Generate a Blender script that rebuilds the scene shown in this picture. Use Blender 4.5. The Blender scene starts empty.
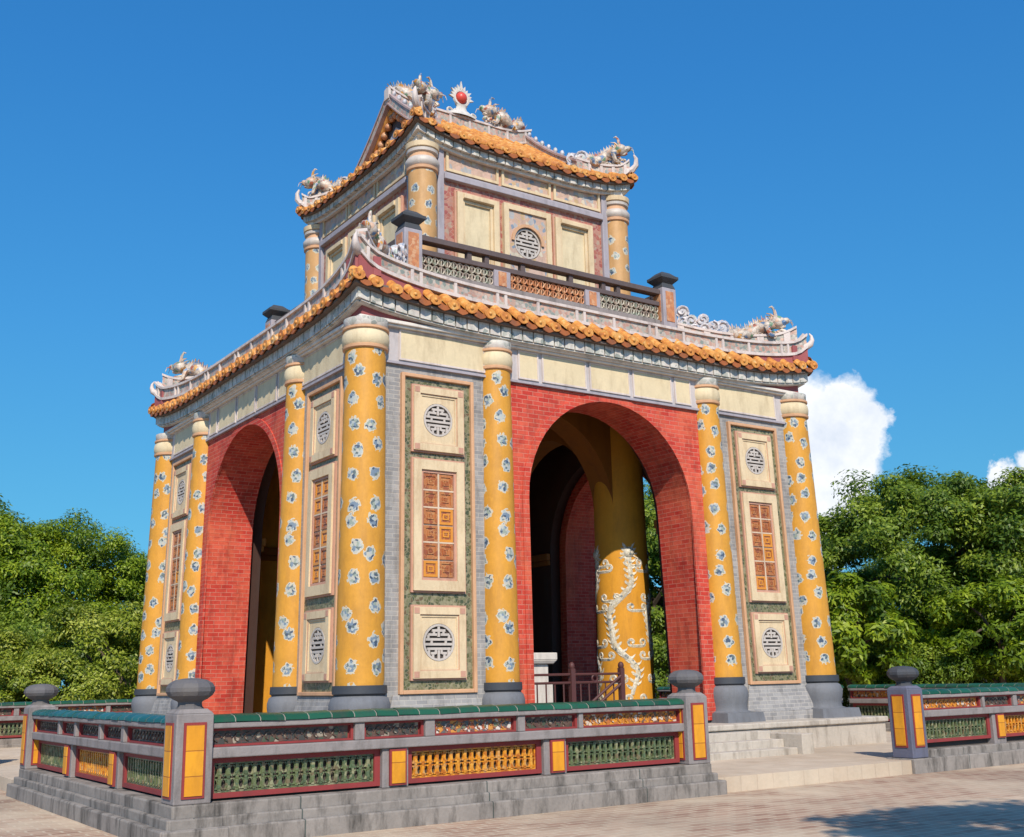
import bpy, bmesh, math, random
import numpy as np
from mathutils import Vector, Matrix
random.seed(7)
R_ = math.radians
pi = math.pi
C = bpy.context.scene.collection
scene = bpy.context.scene

# ---------------------------------------------------------------- camera
cam_d = bpy.data.cameras.new('camera'); cam = bpy.data.objects.new('camera', cam_d); C.objects.link(cam)
def cam_axes(yaw, pitch, roll):
    cy, sy = math.cos(yaw), math.sin(yaw)
    w = Vector((sy*math.cos(pitch), cy*math.cos(pitch), math.sin(pitch)))
    r = Vector((cy, -sy, 0)); u = r.cross(w)
    return r*math.cos(roll)+u*math.sin(roll), -r*math.sin(roll)+u*math.cos(roll), w
ca, cb, cw = cam_axes(0.60107, 0.22891, -0.02105)
m = Matrix((ca, cb, -cw)).transposed().to_4x4(); m.translation = (-7.691, -15.348, 1.6)
cam.matrix_world = m
cam_d.sensor_fit = 'HORIZONTAL'; cam_d.sensor_width = 36; cam_d.lens = 1118.98/1024*36
cam_d.clip_start = 0.1; cam_d.clip_end = 5000
scene.camera = cam
scene.render.resolution_x = 1024; scene.render.resolution_y = 837

# ---------------------------------------------------------------- light
SUN_EL, SUN_A = 40.5, 27.0                    # the sun stands behind the camera, 27 degrees west of the front face's normal
sun_dir = Vector((-math.sin(R_(SUN_A))*math.cos(R_(SUN_EL)), -math.cos(R_(SUN_A))*math.cos(R_(SUN_EL)), math.sin(R_(SUN_EL))))
sd = bpy.data.lights.new('sun', 'SUN'); sd.energy = 4.5; sd.angle = R_(0.5); sd.color = (1.0, 0.90, 0.765)
so = bpy.data.objects.new('sun', sd); C.objects.link(so)
so.rotation_euler = (-sun_dir).to_track_quat('-Z', 'Y').to_euler(); so.location = (-20, -30, 40)
scene.view_settings.view_transform = 'Standard'; scene.view_settings.look = 'None'
scene.view_settings.exposure = 0.26; scene.view_settings.gamma = 1.0
scene.view_settings.use_curve_mapping = False

# node helper
class N:
    def __init__(s, tree): s.t = tree; s.n = tree.nodes; s.l = tree.links
    def __call__(s, kind, **kw):
        nd = s.n.new('ShaderNode'+kind)
        for k, v in kw.items():
            if k.startswith('i_'):
                k = k[2:]; k = int(k) if k.isdigit() else k
                if hasattr(v, 'is_output'): s.l.new(v, nd.inputs[k])
                else: nd.inputs[k].default_value = v
            else: setattr(nd, k, v)
        return nd
    def math(s, op, a, b=None, c=None, clamp=False):
        nd = s.n.new('ShaderNodeMath'); nd.operation = op; nd.use_clamp = clamp
        for i, x in enumerate((a, b, c)):
            if x is None: continue
            if hasattr(x, 'is_output'): s.l.new(x, nd.inputs[i])
            else: nd.inputs[i].default_value = x
        return nd.outputs[0]
    def mix(s, f, a, b, blend='MIX'):
        nd = s.n.new('ShaderNodeMix'); nd.data_type = 'RGBA'; nd.blend_type = blend
        for sock, x in ((nd.inputs['Factor'], f), (nd.inputs[6], a), (nd.inputs[7], b)):
            if hasattr(x, 'is_output'): s.l.new(x, sock)
            else: sock.default_value = (x if not isinstance(x, tuple) else (*x[:3], 1.0))
        return nd.outputs[2]
    def ramp(s, f, stops, interp='LINEAR'):
        nd = s.n.new('ShaderNodeValToRGB'); cr = nd.color_ramp; cr.interpolation = interp
        while len(cr.elements) > 1: cr.elements.remove(cr.elements[-1])
        for i, (p, c) in enumerate(stops):
            e = cr.elements[0] if i == 0 else cr.elements.new(p)
            e.position = p; e.color = (*c, 1) if not isinstance(c, (int, float)) else (c, c, c, 1)
        if hasattr(f, 'is_output'): s.l.new(f, nd.inputs[0])
        return nd.outputs[0]
    def noise(s, vec, scale, detail=4, rough=0.55, dist=0.0):
        nd = s('TexNoise'); nd.inputs['Scale'].default_value = scale; nd.inputs['Detail'].default_value = detail
        nd.inputs['Roughness'].default_value = rough; nd.inputs['Distortion'].default_value = dist
        if vec is not None: s.l.new(vec, nd.inputs['Vector'])
        return nd

# ---------------------------------------------------------------- world: clear tropical sky, two cumulus clouds low on the right
w = bpy.data.worlds.new('World'); scene.world = w; w.use_nodes = True
n = N(w.node_tree); n.n.clear()
sky = n('TexSky', sky_type='NISHITA', sun_disc=False, sun_elevation=R_(SUN_EL), sun_rotation=R_(180+SUN_A),
        altitude=0.0, air_density=1.0, dust_density=0.15, ozone_density=3.0)
tcw = n('TexCoord'); sx = n('SeparateXYZ'); n.l.new(tcw.outputs['Generated'], sx.inputs[0])
cx_ = n('CombineXYZ'); n.l.new(sx.outputs[0], cx_.inputs[0]); n.l.new(sx.outputs[1], cx_.inputs[1])
n.l.new(n.math('MULTIPLY_ADD', n.math('MAXIMUM', sx.outputs[2], 0.0), 0.66, 0.24), cx_.inputs[2])
vn = n('VectorMath', operation='NORMALIZE'); n.l.new(cx_.outputs[0], vn.inputs[0]); n.l.new(vn.outputs[0], sky.inputs[0])
hs = n('HueSaturation', i_Saturation=1.24, i_Value=1.30, i_Color=sky.outputs[0])
co = n('TexCoord'); dirv = co.outputs['Generated']
nz = n.noise(dirv, 26, 7, 0.6)
nzc = n('VectorMath', operation='SUBTRACT'); n.l.new(nz.outputs['Color'], nzc.inputs[0]); nzc.inputs[1].default_value = (0.5, 0.5, 0.5)
nzs = n('VectorMath', operation='SCALE'); n.l.new(nzc.outputs[0], nzs.inputs[0]); nzs.inputs['Scale'].default_value = 0.05
wd = n('VectorMath', operation='ADD'); n.l.new(dirv, wd.inputs[0]); n.l.new(nzs.outputs[0], wd.inputs[1])
def px_dir(x, y):
    return (cw + ca*((x-512)/1118.98) - cb*((y-418.5)/1118.98)).normalized()
CLOUD = [(800,425,50),(840,410,32),(858,440,30),(872,428,20),(836,470,42),(800,500,70),(826,520,36),(848,480,24),
         (1003,478,15),(1032,474,20),(1064,470,32),(1085,497,50),(1040,505,26),(1120,460,56)]
acc = None
for (x, y, rr) in CLOUD:
    d = px_dir(x, y)
    ds = n('VectorMath', operation='DISTANCE'); n.l.new(wd.outputs[0], ds.inputs[0]); ds.inputs[1].default_value = d
    v = n.math('MULTIPLY_ADD', ds.outputs['Value'], -1118.98/rr, 1.0)
    acc = v if acc is None else n.math('MAXIMUM', acc, v)
edge = n.math('MULTIPLY_ADD', acc, 3.2, 0.35, clamp=True)
mask = n.math('SMOOTH_MIN', edge, 1.0, 0.1)
nz2 = n.noise(dirv, 17, 6, 0.6)
cl_col = n.ramp(nz2.outputs['Fac'], [(0.3, (4.6, 5.0, 5.7)), (0.55, (6.3, 6.4, 6.6)), (0.7, (6.9, 6.9, 6.9))])
tint = n.ramp(sx.outputs[2], [(0.12, (0.60, 0.90, 0.72)), (0.30, (0.50, 0.875, 0.86)), (0.5, (0.42, 0.83, 0.92))])
skyt = n.mix(1.0, hs.outputs[0], tint, 'MULTIPLY')
skyc = n.mix(n.math('MULTIPLY', mask, 0.96), skyt, cl_col)
bg = n('Background', i_Strength=0.14); n.l.new(skyc, bg.inputs[0])
wo = n('OutputWorld'); n.l.new(bg.outputs[0], wo.inputs[0])

# ---------------------------------------------------------------- materials
def srgb(r, g, b, k=1.0):
    f = lambda c: ((c/255+0.055)/1.055)**2.4 if c > 10 else c/255/12.92
    return tuple(min(0.95, f(c)*k) for c in (r, g, b))
MATS = {}
def newmat(name, rough=0.7, spec=0.4):
    mt = bpy.data.materials.new(name); mt.use_nodes = True; MATS[name] = mt
    n = N(mt.node_tree); b = n.n['Principled BSDF']
    b.inputs['Roughness'].default_value = rough; b.inputs['Specular IOR Level'].default_value = spec
    return mt, n, b
def bumpit(n, b, h, strength=0.3, dist=0.02):
    bp = n('Bump'); bp.inputs['Strength'].default_value = strength; bp.inputs['Distance'].default_value = dist
    n.l.new(h, bp.inputs['Height']); n.l.new(bp.outputs[0], b.inputs['Normal'])
def weather(n, vec, col, var, stain, stain_col=(0.05, 0.045, 0.04)):
    """mottling plus dark rain stains with their own shape"""
    a = n.noise(vec, 2.3, 5, 0.6).outputs['Fac']; c = n.noise(vec, 19, 4, 0.6).outputs['Fac']
    s = n.math('ADD', n.math('MULTIPLY', a, 0.65), n.math('MULTIPLY', c, 0.35))
    br = n.math('MULTIPLY_ADD', s, 2*var, 1-var)
    comb = n('CombineColor'); [n.l.new(br, comb.inputs[i]) for i in range(3)]
    out = n.mix(1.0, col, comb.outputs[0], 'MULTIPLY')
    if stain > 0:
        mp = n('Mapping'); n.l.new(vec, mp.inputs[0]); mp.inputs['Scale'].default_value = (3.2, 3.2, 0.8)
        st = n.noise(mp.outputs[0], 1.6, 7, 0.68).outputs['Fac']
        f = n.math('MULTIPLY', n.ramp(st, [(0.48, 0.0), (0.68, 1.0)]), stain)
        out = n.mix(f, out, stain_col)
    return out
def plain(name, col, rough=0.75, var=0.2, stain=0.25, bump=0.25, spec=0.35, stain_col=(0.05, 0.045, 0.04), coat=0):
    mt, n, b = newmat(name, rough, spec)
    vec = n('TexCoord').outputs['Object']
    n.l.new(weather(n, vec, (*col, 1), var, stain, stain_col), b.inputs['Base Color'])
    if bump: bumpit(n, b, n.noise(vec, 28, 5, 0.65).outputs['Fac'], bump, 0.012)
    if coat: b.inputs['Coat Weight'].default_value = coat; b.inputs['Coat Roughness'].default_value = 0.15
    return mt
def brick(name, c1, c2, mortar, bw, bh, ms=0.012, rough=0.8, stain=0.2, bump=0.5, var=0.2, offset=0.5, shift=0.0, scol=(0.05, 0.045, 0.04), patch=None):
    mt, n, b = newmat(name, rough, 0.3)
    tc = n('TexCoord'); uv = tc.outputs['UV']
    wob = n.noise(tc.outputs['Object'], 5, 3); 
    ofs = n('VectorMath', operation='SCALE'); n.l.new(wob.outputs['Color'], ofs.inputs[0]); ofs.inputs['Scale'].default_value = 0.012
    add = n('VectorMath', operation='ADD'); n.l.new(uv, add.inputs[0]); n.l.new(ofs.outputs[0], add.inputs[1])
    bt = n('TexBrick', offset=offset); ad2 = n('VectorMath', operation='ADD'); n.l.new(add.outputs[0], ad2.inputs[0]); ad2.inputs[1].default_value = (shift, 0, 0); n.l.new(ad2.outputs[0], bt.inputs['Vector'])
    for k, v in (('Color1', c1), ('Color2', c2), ('Mortar', mortar)): bt.inputs[k].default_value = (*v, 1)
    bt.inputs['Scale'].default_value = 1.0; bt.inputs['Mortar Size'].default_value = ms; bt.inputs['Mortar Smooth'].default_value = 0.3
    bt.inputs['Brick Width'].default_value = bw; bt.inputs['Row Height'].default_value = bh; bt.inputs['Bias'].default_value = 0.0
    bc = bt.outputs['Color']
    if patch:
        pn = n.noise(tc.outputs['Object'], 0.9, 6, 0.68, 0.5).outputs['Fac']; bc = n.mix(n.ramp(pn, [(0.46, 0.0), (0.66, patch[1])]), bc, patch[0])
        p2 = n.noise(tc.outputs['Object'], 4.5, 5, 0.7).outputs['Fac']; bc = n.mix(n.ramp(p2, [(0.52, 0.0), (0.72, 0.55)]), bc, patch[2])
    n.l.new(weather(n, tc.outputs['Object'], bc, var, stain, scol), b.inputs['Base Color'])
    inv = n.math('SUBTRACT', 1.0, bt.outputs['Fac'])
    fine = n.noise(tc.outputs['Object'], 40, 4).outputs['Fac']
    bumpit(n, b, n.math('MULTIPLY_ADD', fine, 0.3, inv), bump, 0.01)
    return mt
def mosaic(name, stops, scale, grout, gw=0.06, rough=0.4, coord='UV', stain=0.15, bump=0.4):
    """small broken-porcelain pieces, each its own colour"""
    mt, n, b = newmat(name, rough, 0.5)
    tc = n('TexCoord'); vec = tc.outputs[coord]
    vo = n('TexVoronoi', feature='F1'); n.l.new(vec, vo.inputs['Vector']); vo.inputs['Scale'].default_value = scale
    ve = n('TexVoronoi', feature='DISTANCE_TO_EDGE'); n.l.new(vec, ve.inputs['Vector']); ve.inputs['Scale'].default_value = scale
    sep = n('SeparateColor'); n.l.new(vo.outputs['Color'], sep.inputs[0])
    c = n.ramp(sep.outputs[0], stops, 'CONSTANT')
    f = n.math('LESS_THAN', ve.outputs['Distance'], gw)
    c = n.mix(f, c, grout)
    n.l.new(weather(n, tc.outputs['Object'], c, 0.2, stain), b.inputs['Base Color'])
    bumpit(n, b, n.math('MINIMUM', ve.outputs['Distance'], 0.15), bump, 0.02)
    return mt
def cloud_column(name, base, cu, cv, r_out, r_in, seedv):
    """glazed yellow plaster inlaid with blue and white porcelain cloud medallions"""
    mt, n, b = newmat(name, 0.55, 0.4)
    tc = n('TexCoord'); 
    mp = n('Mapping'); n.l.new(tc.outputs['UV'], mp.inputs[0]); mp.inputs['Scale'].default_value = (1/cu, 1/cv, 1); mp.inputs['Location'].default_value = (seedv, seedv*1.7, 0)
    nz = n.noise(mp.outputs[0], 5.5, 2, 0.5)
    s1 = n('VectorMath', operation='SUBTRACT'); n.l.new(nz.outputs['Color'], s1.inputs[0]); s1.inputs[1].default_value = (0.5, 0.5, 0.5)
    s2 = n('VectorMath', operation='SCALE'); n.l.new(s1.outputs[0], s2.inputs[0]); s2.inputs['Scale'].default_value = 0.40
    ad = n('VectorMath', operation='ADD'); n.l.new(mp.outputs[0], ad.inputs[0]); n.l.new(s2.outputs[0], ad.inputs[1])
    vo = n('TexVoronoi', feature='F1', voronoi_dimensions='2D'); n.l.new(ad.outputs[0], vo.inputs['Vector']); vo.inputs['Scale'].default_value = 1.0; vo.inputs['Randomness'].default_value = 0.62
    d = vo.outputs['Distance']
    vs = n('TexVoronoi', feature='F1', voronoi_dimensions='2D'); n.l.new(tc.outputs['UV'], vs.inputs['Vector']); vs.inputs['Scale'].default_value = 24
    sep = n('SeparateColor'); n.l.new(vs.outputs['Color'], sep.inputs[0])
    inner = n.ramp(sep.outputs[0], [(0, (0.05, 0.075, 0.12)), (0.15, (0.16, 0.21, 0.27)), (0.40, (0.36, 0.39, 0.38)), (0.58, (0.11, 0.14, 0.14)), (0.68, (0.26, 0.30, 0.25)), (0.82, (0.42, 0.40, 0.34))], 'CONSTANT')
    yel = weather(n, tc.outputs['Object'], (*base, 1), 0.36, 0.34, (0.27, 0.125, 0.03))
    c1 = n.mix(n.math('LESS_THAN', d, r_out), yel, (0.50, 0.45, 0.35))
    c2 = n.mix(n.math('LESS_THAN', d, r_in), c1, inner)
    n.l.new(c2, b.inputs['Base Color'])
    h = n.math('ADD', n.math('MULTIPLY', n.math('LESS_THAN', d, r_out), 0.6), n.math('MULTIPLY', n.noise(tc.outputs['Object'], 14, 4).outputs['Fac'], 0.25))
    bumpit(n, b, h, 0.45, 0.02)
    return mt
M = {}
M['yellow'] = cloud_column('cloud_inlaid_yellow_plaster', (0.57, 0.265, 0.030), 0.365, 0.40, 0.285, 0.225, 3.3)
M['yellow_small'] = cloud_column('worn_orange_plaster', (0.50, 0.28, 0.11), 0.33, 0.36, 0.27, 0.20, 8.1)
M['gold'] = brick('yellow_glazed_slab', (0.70, 0.31, 0.02), (0.62, 0.26, 0.018), (0.36, 0.13, 0.015), 90.0, 0.245, 0.006, 0.5, 0.35, 0.4, 0.3, 0.0, 45.0, (0.26, 0.11, 0.02))
M['cream'] = plain('cream_plaster', (0.62, 0.51, 0.33), 0.7, 0.25, 0.35, 0.3, stain_col=(0.25, 0.17, 0.09))
M['cream_trim'] = plain('cream_trim', (0.63, 0.49, 0.31), 0.65, 0.28, 0.4, 0.3, stain_col=(0.3, 0.17, 0.08))
M['pale'] = plain('weathered_white_plaster', (0.66, 0.60, 0.54), 0.75, 0.2, 0.3, 0.35)
M['dentil'] = mosaic('grey_porcelain_dentil', [(0, (0.42, 0.42, 0.37)), (0.3, (0.60, 0.57, 0.51)), (0.6, (0.28, 0.30, 0.27)), (0.75, (0.52, 0.47, 0.43))], 9, (0.56, 0.52, 0.47), 0.06, 0.6, 'Object', 0.35)
M['maroon'] = plain('maroon_band', (0.31, 0.085, 0.085), 0.7, 0.25, 0.2, 0.25)
M['maroon_trim'] = plain('maroon_trim', (0.24, 0.035, 0.035), 0.6, 0.2, 0.2, 0.2)
M['red'] = brick('red_brick', (0.44, 0.030, 0.020), (0.58, 0.085, 0.052), (0.54, 0.18, 0.13), 0.23, 0.08, 0.0075, 0.78, 0.5, 0.6, 0.38, 0.5, 0.0, (0.17, 0.028, 0.018), ((0.60, 0.135, 0.065), 0.7, (0.33, 0.022, 0.015)))
M['greybrick'] = brick('grey_blue_brick', (0.24, 0.232, 0.232), (0.33, 0.315, 0.305), (0.38, 0.355, 0.325), 0.20, 0.07, 0.008, 0.85, 0.4, 0.4, 0.35)
M['greystone'] = plain('grey_lime_stone', (0.15, 0.155, 0.17), 0.75, 0.25, 0.3, 0.4)
M['darkring'] = plain('black_base_ring', (0.045, 0.05, 0.06), 0.6, 0.2, 0.1, 0.2)
M['olive'] = mosaic('olive_porcelain_mosaic', [(0, (0.10, 0.105, 0.04)), (0.3, (0.17, 0.165, 0.08)), (0.55, (0.06, 0.075, 0.035)), (0.72, (0.26, 0.24, 0.14)), (0.9, (0.13, 0.09, 0.045))], 18, (0.22, 0.195, 0.12), 0.07)
M['frame'] = plain('orange_frame_plaster', (0.56, 0.32, 0.18), 0.65, 0.25, 0.25, 0.25, stain_col=(0.2, 0.08, 0.04))
M['frame_pink'] = plain('pink_frame_plaster', (0.50, 0.27, 0.19), 0.65, 0.25, 0.3, 0.25, stain_col=(0.18, 0.08, 0.05))
M['keytile'] = mosaic('brown_orange_key_tile', [(0, (0.34, 0.10, 0.03)), (0.35, (0.42, 0.15, 0.045)), (0.7, (0.28, 0.08, 0.03))], 11, (0.45, 0.22, 0.08), 0.03, 0.35)
M['keytile_b'] = plain('amber_key_tile', (0.62, 0.24, 0.025), 0.3, 0.2, 0.2, 0.2, 0.5)
M['grout'] = plain('pale_grout', (0.60, 0.46, 0.33), 0.7, 0.2, 0.3, 0.2)
M['white'] = plain('white_porcelain', (0.50, 0.44, 0.39), 0.5, 0.15, 0.25, 0.15, 0.5)
M['black'] = plain('painted_opening_shade', (0.065, 0.052, 0.046), 0.9, 0.1, 0, 0)  # dark backing colour stands in for the shade behind lattices and grilles
mt, n, b = newmat('orange_glazed_tile', 0.32, 0.5); ob = n('TexCoord').outputs['Object']
t1 = n.noise(ob, 7.5, 6, 0.7, 0.4).outputs['Fac']; t2 = n.noise(ob, 1.6, 4, 0.6).outputs['Fac']
tf = n.math('ADD', n.math('MULTIPLY', t1, 0.72), n.math('MULTIPLY', t2, 0.28))
tc_ = n.ramp(tf, [(0.32, (0.14, 0.05, 0.025)), (0.41, (0.42, 0.14, 0.03)), (0.50, (0.58, 0.23, 0.04)), (0.58, (0.64, 0.33, 0.085)), (0.67, (0.60, 0.46, 0.28))])
n.l.new(tc_, b.inputs['Base Color']); bumpit(n, b, n.noise(ob, 30, 5, 0.65).outputs['Fac'], 0.35, 0.012)
n.l.new(n.ramp(tf, [(0.4, 0.65), (0.6, 0.42)]), b.inputs['Roughness']); M['tile'] = mt
M['tile_under'] = plain('terracotta_drip_tile', (0.30, 0.09, 0.025), 0.6, 0.45, 0.5, 0.3)
M['soffit'] = plain('dark_soffit', (0.16, 0.12, 0.10), 0.85, 0.25, 0.4, 0.3)
M['ridge'] = plain('pale_ridge_plaster', (0.58, 0.50, 0.46), 0.75, 0.25, 0.45, 0.35, stain_col=(0.12, 0.08, 0.08))
M['ridge_panel'] = mosaic('ridge_porcelain_panel', [(0, (0.45, 0.26, 0.20)), (0.25, (0.38, 0.36, 0.30)), (0.5, (0.52, 0.34, 0.26)), (0.7, (0.22, 0.25, 0.22)), (0.88, (0.5, 0.44, 0.38))], 14, (0.42, 0.33, 0.28), 0.05, 0.5, 'Object', 0.3)
M['dragon'] = mosaic('dragon_porcelain', [(0, (0.60, 0.50, 0.40)), (0.28, (0.56, 0.28, 0.06)), (0.40, (0.58, 0.49, 0.41)), (0.58, (0.10, 0.19, 0.34)), (0.68, (0.55, 0.36, 0.25)), (0.82, (0.36, 0.10, 0.05)), (0.92, (0.14, 0.26, 0.15))], 11, (0.40, 0.34, 0.29), 0.07, 0.5, 'Object', 0.55)
M['scroll'] = mosaic('scroll_porcelain', [(0, (0.42, 0.42, 0.46)), (0.3, (0.56, 0.53, 0.54)), (0.55, (0.22, 0.26, 0.35)), (0.72, (0.46, 0.36, 0.34)), (0.88, (0.36, 0.40, 0.36))], 15, (0.48, 0.45, 0.44), 0.05, 0.5, 'Object', 0.3)
M['pearlred'] = plain('red_pearl_porcelain', (0.60, 0.07, 0.05), 0.35, 0.15, 0, 0.1)
M['frieze_art'] = mosaic('painted_frieze_porcelain', [(0, (0.48, 0.32, 0.24)), (0.4, (0.54, 0.36, 0.28)), (0.62, (0.36, 0.36, 0.36)), (0.72, (0.50, 0.34, 0.18)), (0.86, (0.20, 0.24, 0.30)), (0.93, (0.56, 0.48, 0.36))], 11, (0.5, 0.36, 0.28), 0.03, 0.6, 'UV', 0.3)
M['upper_wall'] = mosaic('red_pink_porcelain_wall', [(0, (0.36, 0.12, 0.08)), (0.4, (0.42, 0.2, 0.14)), (0.65, (0.32, 0.09, 0.07)), (0.85, (0.4, 0.28, 0.2))], 12, (0.4, 0.22, 0.16), 0.05)
M['lilac'] = plain('lilac_grey_moulding', (0.34, 0.31, 0.34), 0.7, 0.2, 0.3, 0.25)
M['rail'] = plain('weathered_grey_rail', (0.235, 0.21, 0.205), 0.8, 0.3, 0.5, 0.5, stain_col=(0.06, 0.055, 0.05))
M['rail_blue'] = plain('blue_grey_post', (0.115, 0.12, 0.17), 0.75, 0.25, 0.35, 0.4)
M['rail_dark'] = plain('dark_brown_rail', (0.10, 0.075, 0.075), 0.75, 0.25, 0.35, 0.35)
M['finial'] = plain('dark_weathered_finial', (0.105, 0.10, 0.105), 0.8, 0.3, 0.45, 0.5, stain_col=(0.16, 0.14, 0.12))
M['finial_top'] = plain('black_finial', (0.05, 0.055, 0.065), 0.7, 0.3, 0.3, 0.4)
M['coping'] = brick('green_glazed_coping', (0.010, 0.060, 0.032), (0.020, 0.10, 0.058), (0.25, 0.23, 0.19), 0.265, 40.0, 0.010, 0.35, 0.5, 0.4, 0.35, 0.0)
M['coping_teal'] = brick('teal_glazed_coping', (0.010, 0.075, 0.07), (0.016, 0.115, 0.11), (0.22, 0.24, 0.22), 0.265, 40.0, 0.01, 0.35, 0.3, 0.4, 0.35, 0.0)
M['latt_green'] = mosaic('green_glazed_lattice', [(0, (0.115, 0.145, 0.06)), (0.35, (0.065, 0.095, 0.045)), (0.6, (0.25, 0.25, 0.14)), (0.76, (0.085, 0.13, 0.065)), (0.9, (0.16, 0.13, 0.07))], 22, (0.15, 0.16, 0.09), 0.03, 0.35, 'Object', 0.3)
M['latt_orange'] = mosaic('orange_glazed_lattice', [(0, (0.60, 0.24, 0.015)), (0.35, (0.42, 0.13, 0.012)), (0.62, (0.66, 0.31, 0.04)), (0.85, (0.5, 0.26, 0.08))], 22, (0.5, 0.2, 0.03), 0.03, 0.35, 'Object', 0.2)
M['latt_faded'] = mosaic('faded_glazed_lattice', [(0, (0.40, 0.36, 0.28)), (0.35, (0.27, 0.29, 0.22)), (0.6, (0.45, 0.36, 0.28)), (0.8, (0.25, 0.19, 0.15))], 14, (0.36, 0.32, 0.26), 0.03, 0.5, 'Object', 0.35)
M['latt_peach'] = mosaic('faded_orange_lattice', [(0, (0.52, 0.22, 0.09)), (0.35, (0.45, 0.17, 0.07)), (0.7, (0.55, 0.3, 0.16))], 14, (0.42, 0.2, 0.1), 0.03, 0.5, 'Object', 0.3)
M['inlay'] = mosaic('porcelain_strip_inlay', [(0, (0.60, 0.56, 0.50)), (0.22, (0.42, 0.12, 0.05)), (0.42, (0.10, 0.12, 0.12)), (0.6, (0.55, 0.25, 0.05)), (0.8, (0.18, 0.2, 0.12))], 16, (0.22, 0.08, 0.06), 0.05, 0.45, 'UV', 0.2)
M['inlay_dark'] = mosaic('dark_strip_inlay', [(0, (0.05, 0.05, 0.045)), (0.45, (0.11, 0.07, 0.05)), (0.7, (0.30, 0.26, 0.2)), (0.82, (0.06, 0.08, 0.05))], 16, (0.1, 0.05, 0.04), 0.05, 0.5, 'UV', 0.2)
M['inlay_gold'] = mosaic('gold_strip_inlay', [(0, (0.60, 0.24, 0.02)), (0.5, (0.45, 0.14, 0.03)), (0.72, (0.58, 0.5, 0.4)), (0.84, (0.12, 0.08, 0.05))], 16, (0.3, 0.1, 0.04), 0.05, 0.45, 'UV', 0.2)
M['plinth'] = brick('worn_stone_plinth', (0.25, 0.222, 0.20), (0.175, 0.158, 0.142), (0.08, 0.095, 0.085), 2.3, 20.0, 0.008, 0.95, 0.9, 0.8, 0.6)
M['platform'] = plain('pale_stone_platform', (0.45, 0.40, 0.34), 0.85, 0.35, 0.6, 0.5, stain_col=(0.16, 0.13, 0.10))
M['interior'] = plain('shade_darkened_plaster', (0.055, 0.026, 0.020), 0.85, 0.35, 0.4, 0.3)  # the shade of the interior is put into this plaster colour
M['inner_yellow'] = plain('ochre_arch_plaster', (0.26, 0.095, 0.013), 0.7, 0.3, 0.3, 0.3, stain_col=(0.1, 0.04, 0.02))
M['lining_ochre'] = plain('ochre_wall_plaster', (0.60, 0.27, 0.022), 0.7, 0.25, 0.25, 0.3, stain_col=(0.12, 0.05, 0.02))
M['ochre_mid'] = plain('shade_toned_ochre_plaster', (0.40, 0.17, 0.018), 0.75, 0.25, 0.35, 0.3, stain_col=(0.12, 0.05, 0.015))  # ochre plaster with its unlit tone put into the colour
M['barge'] = plain('faded_pink_moulding', (0.40, 0.29, 0.27), 0.75, 0.25, 0.45, 0.3, stain_col=(0.12, 0.06, 0.06))
M['frieze_bg'] = plain('pale_lilac_plaster', (0.46, 0.42, 0.42), 0.7, 0.22, 0.3, 0.25)
M['iron'] = plain('rust_red_iron', (0.085, 0.03, 0.028), 0.55, 0.25, 0.2, 0.2)
M['altar'] = plain('white_stone', (0.58, 0.54, 0.49), 0.8, 0.2, 0.3, 0.3)
M['bark'] = plain('bark', (0.09, 0.065, 0.045), 0.95, 0.35, 0.3, 0.8)
M['floor'] = brick('floor_tiles', (0.11, 0.065, 0.045), (0.14, 0.085, 0.06), (0.1, 0.08, 0.065), 0.3, 0.3, 0.01, 0.7, 0.3, 0.3, 0.25, 0.0)
M['relief'] = mosaic('white_porcelain_relief', [(0, (0.64, 0.60, 0.50)), (0.5, (0.56, 0.54, 0.47)), (0.72, (0.54, 0.46, 0.32)), (0.86, (0.18, 0.21, 0.22)), (0.93, (0.5, 0.48, 0.42))], 20, (0.45, 0.38, 0.26), 0.05, 0.55, 'Object', 0.3)
# ground materials
def paving(name, c1, c2, c3, mortar, bw, bh, ms, big):
    mt, n, b = newmat(name, 0.85, 0.3)
    tc = n('TexCoord'); ob = tc.outputs['Object']
    wob = n.noise(ob, 3, 3); ofs = n('VectorMath', operation='SCALE'); n.l.new(wob.outputs['Color'], ofs.inputs[0]); ofs.inputs['Scale'].default_value = 0.03
    add = n('VectorMath', operation='ADD'); n.l.new(ob, add.inputs[0]); n.l.new(ofs.outputs[0], add.inputs[1])
    bt = n('TexBrick'); n.l.new(add.outputs[0], bt.inputs['Vector'])
    for k, v in (('Color1', c1), ('Color2', c2), ('Mortar', mortar)): bt.inputs[k].default_value = (*v, 1)
    bt.inputs['Scale'].default_value = 1; bt.inputs['Mortar Size'].default_value = ms; bt.inputs['Brick Width'].default_value = bw; bt.inputs['Row Height'].default_value = bh
    wear = n.noise(ob, 0.55, 6, 0.65, 0.6).outputs['Fac']
    c = n.mix(n.ramp(wear, [(0.42, 0.0), (0.66, 0.85)]), bt.outputs['Color'], c3)
    patch = n.noise(ob, 0.17, 5, 0.6).outputs['Fac']
    c = n.mix(n.ramp(patch, [(0.45, 0.0), (0.7, big)]), c, (0.115, 0.085, 0.065))
    n.l.new(weather(n, ob, c, 0.25, 0.0), b.inputs['Base Color'])
    h = n.math('MULTIPLY_ADD', n.noise(ob, 22, 5).outputs['Fac'], 0.5, n.math('SUBTRACT', 1.0, bt.outputs['Fac']))
    bumpit(n, b, h, 0.6, 0.012)
    return mt
M['pave'] = paving('worn_brick_paving', (0.30, 0.17, 0.115), (0.45, 0.305, 0.215), (0.57, 0.46, 0.33), (0.50, 0.40, 0.29), 0.31, 0.155, 0.016, 0.42)
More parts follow.
